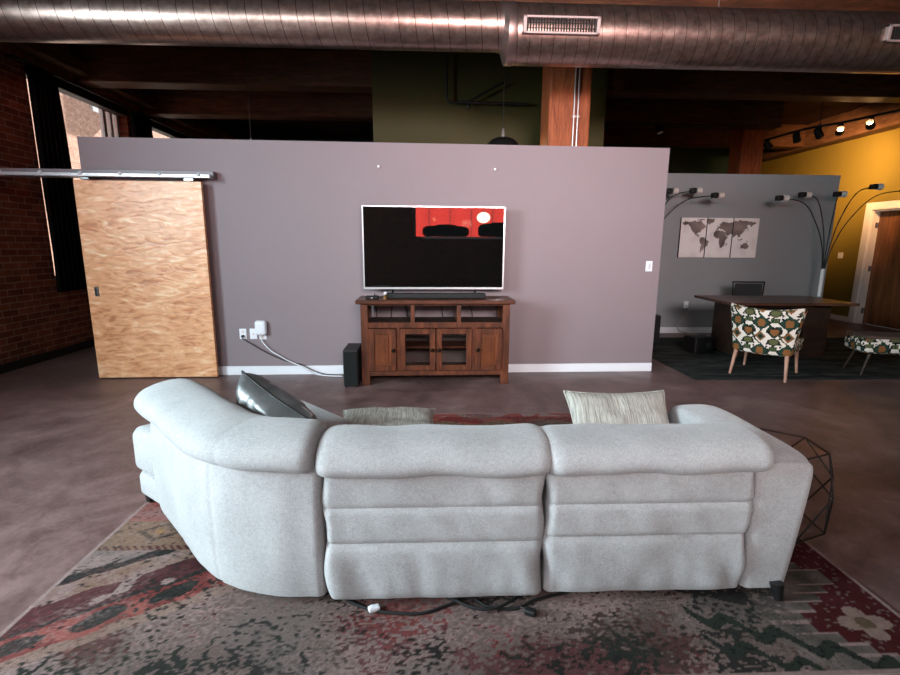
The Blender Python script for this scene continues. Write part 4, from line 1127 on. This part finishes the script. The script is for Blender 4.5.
# ------------------------------------------------------------------ arc floor lamps
m_lampw = NT('lamp_chrome').out(rgb(236, 228, 222), .3, .25)
def arc_lamp(loc, heads, label, sleeve_z=.66):
    root = empty('floor_lamp', loc, 0, label, 'floor lamp'); L = Vector(loc)
    bm = bmesh.new(); lathe(bm, [(.17, 0), (.17, .018), (.15, .028), (.02, .032)], 40); obj('base', bm, m_iron, root, smooth=True)
    bm = bmesh.new(); tube(bm, [(0, 0, .03), (0, 0, sleeve_z)], .012, 10); obj('pole', bm, m_iron, root, smooth=True)
    bm = bmesh.new(); tube(bm, [(0, 0, sleeve_z), (0, 0, sleeve_z + .44)], .028, 14); obj('sleeve', bm, plain('white_sleeve', rgb(225, 222, 222), .35), root, smooth=True)
    for i, (x, y, z) in enumerate(heads):
        e = Vector((x, y, z)) - L; o_ = Vector((e.x, e.y, 0)); od = o_.normalized() if o_.length > .01 else Vector((1, 0, 0))
        s0 = Vector((.01 * (i - 2), 0, sleeve_z + .42))
        reach = o_.length
        pts = [s0, s0 + od * (.06 * reach) + Vector((0, 0, .35)), s0 + od * (.22 * reach) + Vector((0, 0, (e.z - s0.z) * .62)), s0.lerp(e, .5) * 0 + Vector((od.x * reach * .55, od.y * reach * .55, s0.z + (e.z - s0.z) * .93)), e + Vector((0, 0, .0))]
        bm = bmesh.new(); tube(bm, spline(pts, 10), .0075, 8); st_ = obj('arm', bm, m_iron, root, smooth='all')
        M_ = Matrix.Translation(e) @ Vector((1, 0, 0)).rotation_difference(Vector((od.x if abs(od.x) > .3 else .3, od.y * .3, -.05)).normalized()).to_matrix().to_4x4()
        sg_ = 1
        bm = bmesh.new(); box(bm, -.09, -.01, -.048, .048, -.038, .038, .012, 2, M=Matrix.Translation(e)); obj('lamp_head', bm, m_iron, st_)
        bm = bmesh.new(); lathe(bm, [(.035, 0), (.05, .005), (.05, .075), (.03, .085)], 24, Matrix.Translation(e + Vector((0, 0, 0))) @ Matrix.Rotation(R(90), 4, 'Y')); obj('lamp_shade', bm, m_lampw, st_, smooth=True)
    return root
arc_lamp((6.22, 7.5, .0), [(5.30, 7.35, 2.16), (5.84, 7.6, 2.24), (6.36, 7.55, 2.25), (6.88, 7.5, 2.36), (7.30, 7.35, 2.30)], 'black five-arm arc floor lamp standing behind the desk')
arc_lamp((3.25, 7.45, .0), [(3.67, 7.5, 2.26), (4.04, 7.5, 2.27), (4.30, 7.35, 2.19), (2.85, 7.6, 2.25), (2.55, 7.4, 2.2)], 'black arc floor lamp half hidden behind the grey partition, left of the map')

# ------------------------------------------------------------------ track lights
def can(loc, target, lit, label):
    root = empty('track_light', loc, 0, label, 'track light', 'track lights by the mustard wall')
    d = (Vector(target) - Vector(loc)).normalized(); q = d.to_track_quat('-Z', 'Y').to_matrix().to_4x4()
    bm = bmesh.new(); tube(bm, [(0, 0, 0), (0, 0, .09)], .010, 8); box(bm, -.02, .02, -.03, .03, .075, .10); obj('stem', bm, m_iron, root)
    bm = bmesh.new(); lathe(bm, [(.045, .09), (.055, .07), (.062, -.06), (.056, -.058), (.05, .06)], 24, q, close=False); obj('shade', bm, m_iron, root, smooth=50)
    bm = bmesh.new(); lathe(bm, [(.002, -.035), (.046, -.035), (.05, -.02), (.03, .03)], 24, q)
    obj('bulb', bm, emis('halogen_lit', (1, .55, .22, 1), 30.0) if lit else plain('halogen_off', rgb(230, 215, 205), .3), root, smooth=50)
    if lit:
        l = bpy.data.lights.new('spot', 'SPOT'); l.energy = lit; l.spot_size = R(78); l.spot_blend = .9; l.color = (1.0, .60, .26); l.shadow_soft_size = .05
        lo = bpy.data.objects.new('spot', l); COL.objects.link(lo); lo.parent = root; lo.matrix_local = q @ Matrix.Translation((0, 0, -.07))
tk = empty('light_track', (6.45, 8.55, 3.42), 0, 'black light track carrying the lamps before the mustard wall', 'light track')
TP = [(6.22, 9.9), (6.30, 9.30), (6.36, 8.66), (6.46, 8.30), (6.64, 8.08), (6.76, 7.66), (7.05, 6.75)]
bm = bmesh.new(); tube(bm, [(x - 6.45, y - 8.55, 0) for x, y in TP], .02, 8); obj('rail', bm, m_iron, tk)
for x, y in (TP[0], TP[3], TP[6]):
    bm = bmesh.new(); tube(bm, [(x - 6.45, y - 8.55, .01), (x - 6.45, y - 8.55, ZC - 3.42)], .007, 6); obj('hanger_rod', bm, m_iron, tk)
cans = [((6.30, 9.30, 3.30), (7.6, 8.4, 1.5), 0, 'unlit track light farthest from the camera, with a pale bulb'),
        ((6.36, 8.66, 3.30), (7.6, 9.6, 1.8), 0, 'unlit black track light, second from the far end of the track'),
        ((6.46, 8.30, 3.30), (7.9, 8.9, 1.8), 0, 'unlit black track light next to the glowing ones'),
        ((6.64, 8.08, 3.30), (8.2, 10.1, 2.8), 330, 'glowing track light, the left of the two lit ones'),
        ((6.76, 7.66, 3.30), (8.2, 8.9, 2.75), 330, 'glowing track light, the right of the two lit ones')]
for c_ in cans: can(*c_)
bm = bmesh.new(); tube(bm, [(2.6, 8.0, 3.34), (5.2, 8.0, 3.34)], .014, 8)
for x in (2.8, 4.4, 5.1): tube(bm, [(x, 8.0, 3.34), (x, 8.0, ZC)], .006, 6)
tag(obj('light_track', bm, m_iron), 'thin dark ceiling rail above the slate office partition', 'light track')
can((3.62, 8.0, 3.24), (3.7, 7.4, 2.0), 0, 'small unlit track light on the rail above the slate partition')

# ------------------------------------------------------------------ lamp and added silhouettes behind the camera, mirrored in the television
gl = empty('globe_lamp', (1.24, -1.0, 2.06), 0, 'round white globe lamp mirrored in the television screen', 'pendant lamp')
bm = bmesh.new(); bmesh.ops.create_uvsphere(bm, u_segments=32, v_segments=20, radius=.12); obj('globe', bm, emis('globe_glow', (1, .74, .55, 1), 20), gl, smooth='all')
bm = bmesh.new(); tube(bm, [(0, 0, .11), (0, 0, ZC - 2.08)], .006, 6); obj('cord', bm, m_iron, gl)
m_silhouette = plain('black_silhouette', rgb(16, 15, 15), .9)
def silhouette(x, w, h, label):  # dark shape added on the sill for its reflection in the screen
    root = empty('dark_silhouette', (x, YF - .15, 1.66), 0, label, 'silhouette', 'added shapes on the sill mirrored in the television')
    bm = bmesh.new(); rcushion(bm, w, .24, h, .09, 10, lambda p, q: p + Vector((0, 0, -.05 * (p.x / q.x) ** 2 * (1 if p.z > 0 else 0) + .015 * nz(p.x * 6, p.y * 6, w))), Matrix.Translation((0, 0, h / 2))); obj('body', bm, m_silhouette, root, smooth='all')
    for y in (-.06, .06):
        bm = bmesh.new(); tube(bm, spline([(-w * .22, y, h - .02), (-w * .12, y, h + .004), (w * .12, y, h + .004), (w * .22, y, h - .02)], 6), .012, 8); obj('handle', bm, m_silhouette, root, smooth='all')
silhouette(.66, .95, .29, 'added dark rounded bag mirrored in the middle of the television screen')
silhouette(1.72, .80, .35, 'added dark rounded bag mirrored at the right end of the television screen')
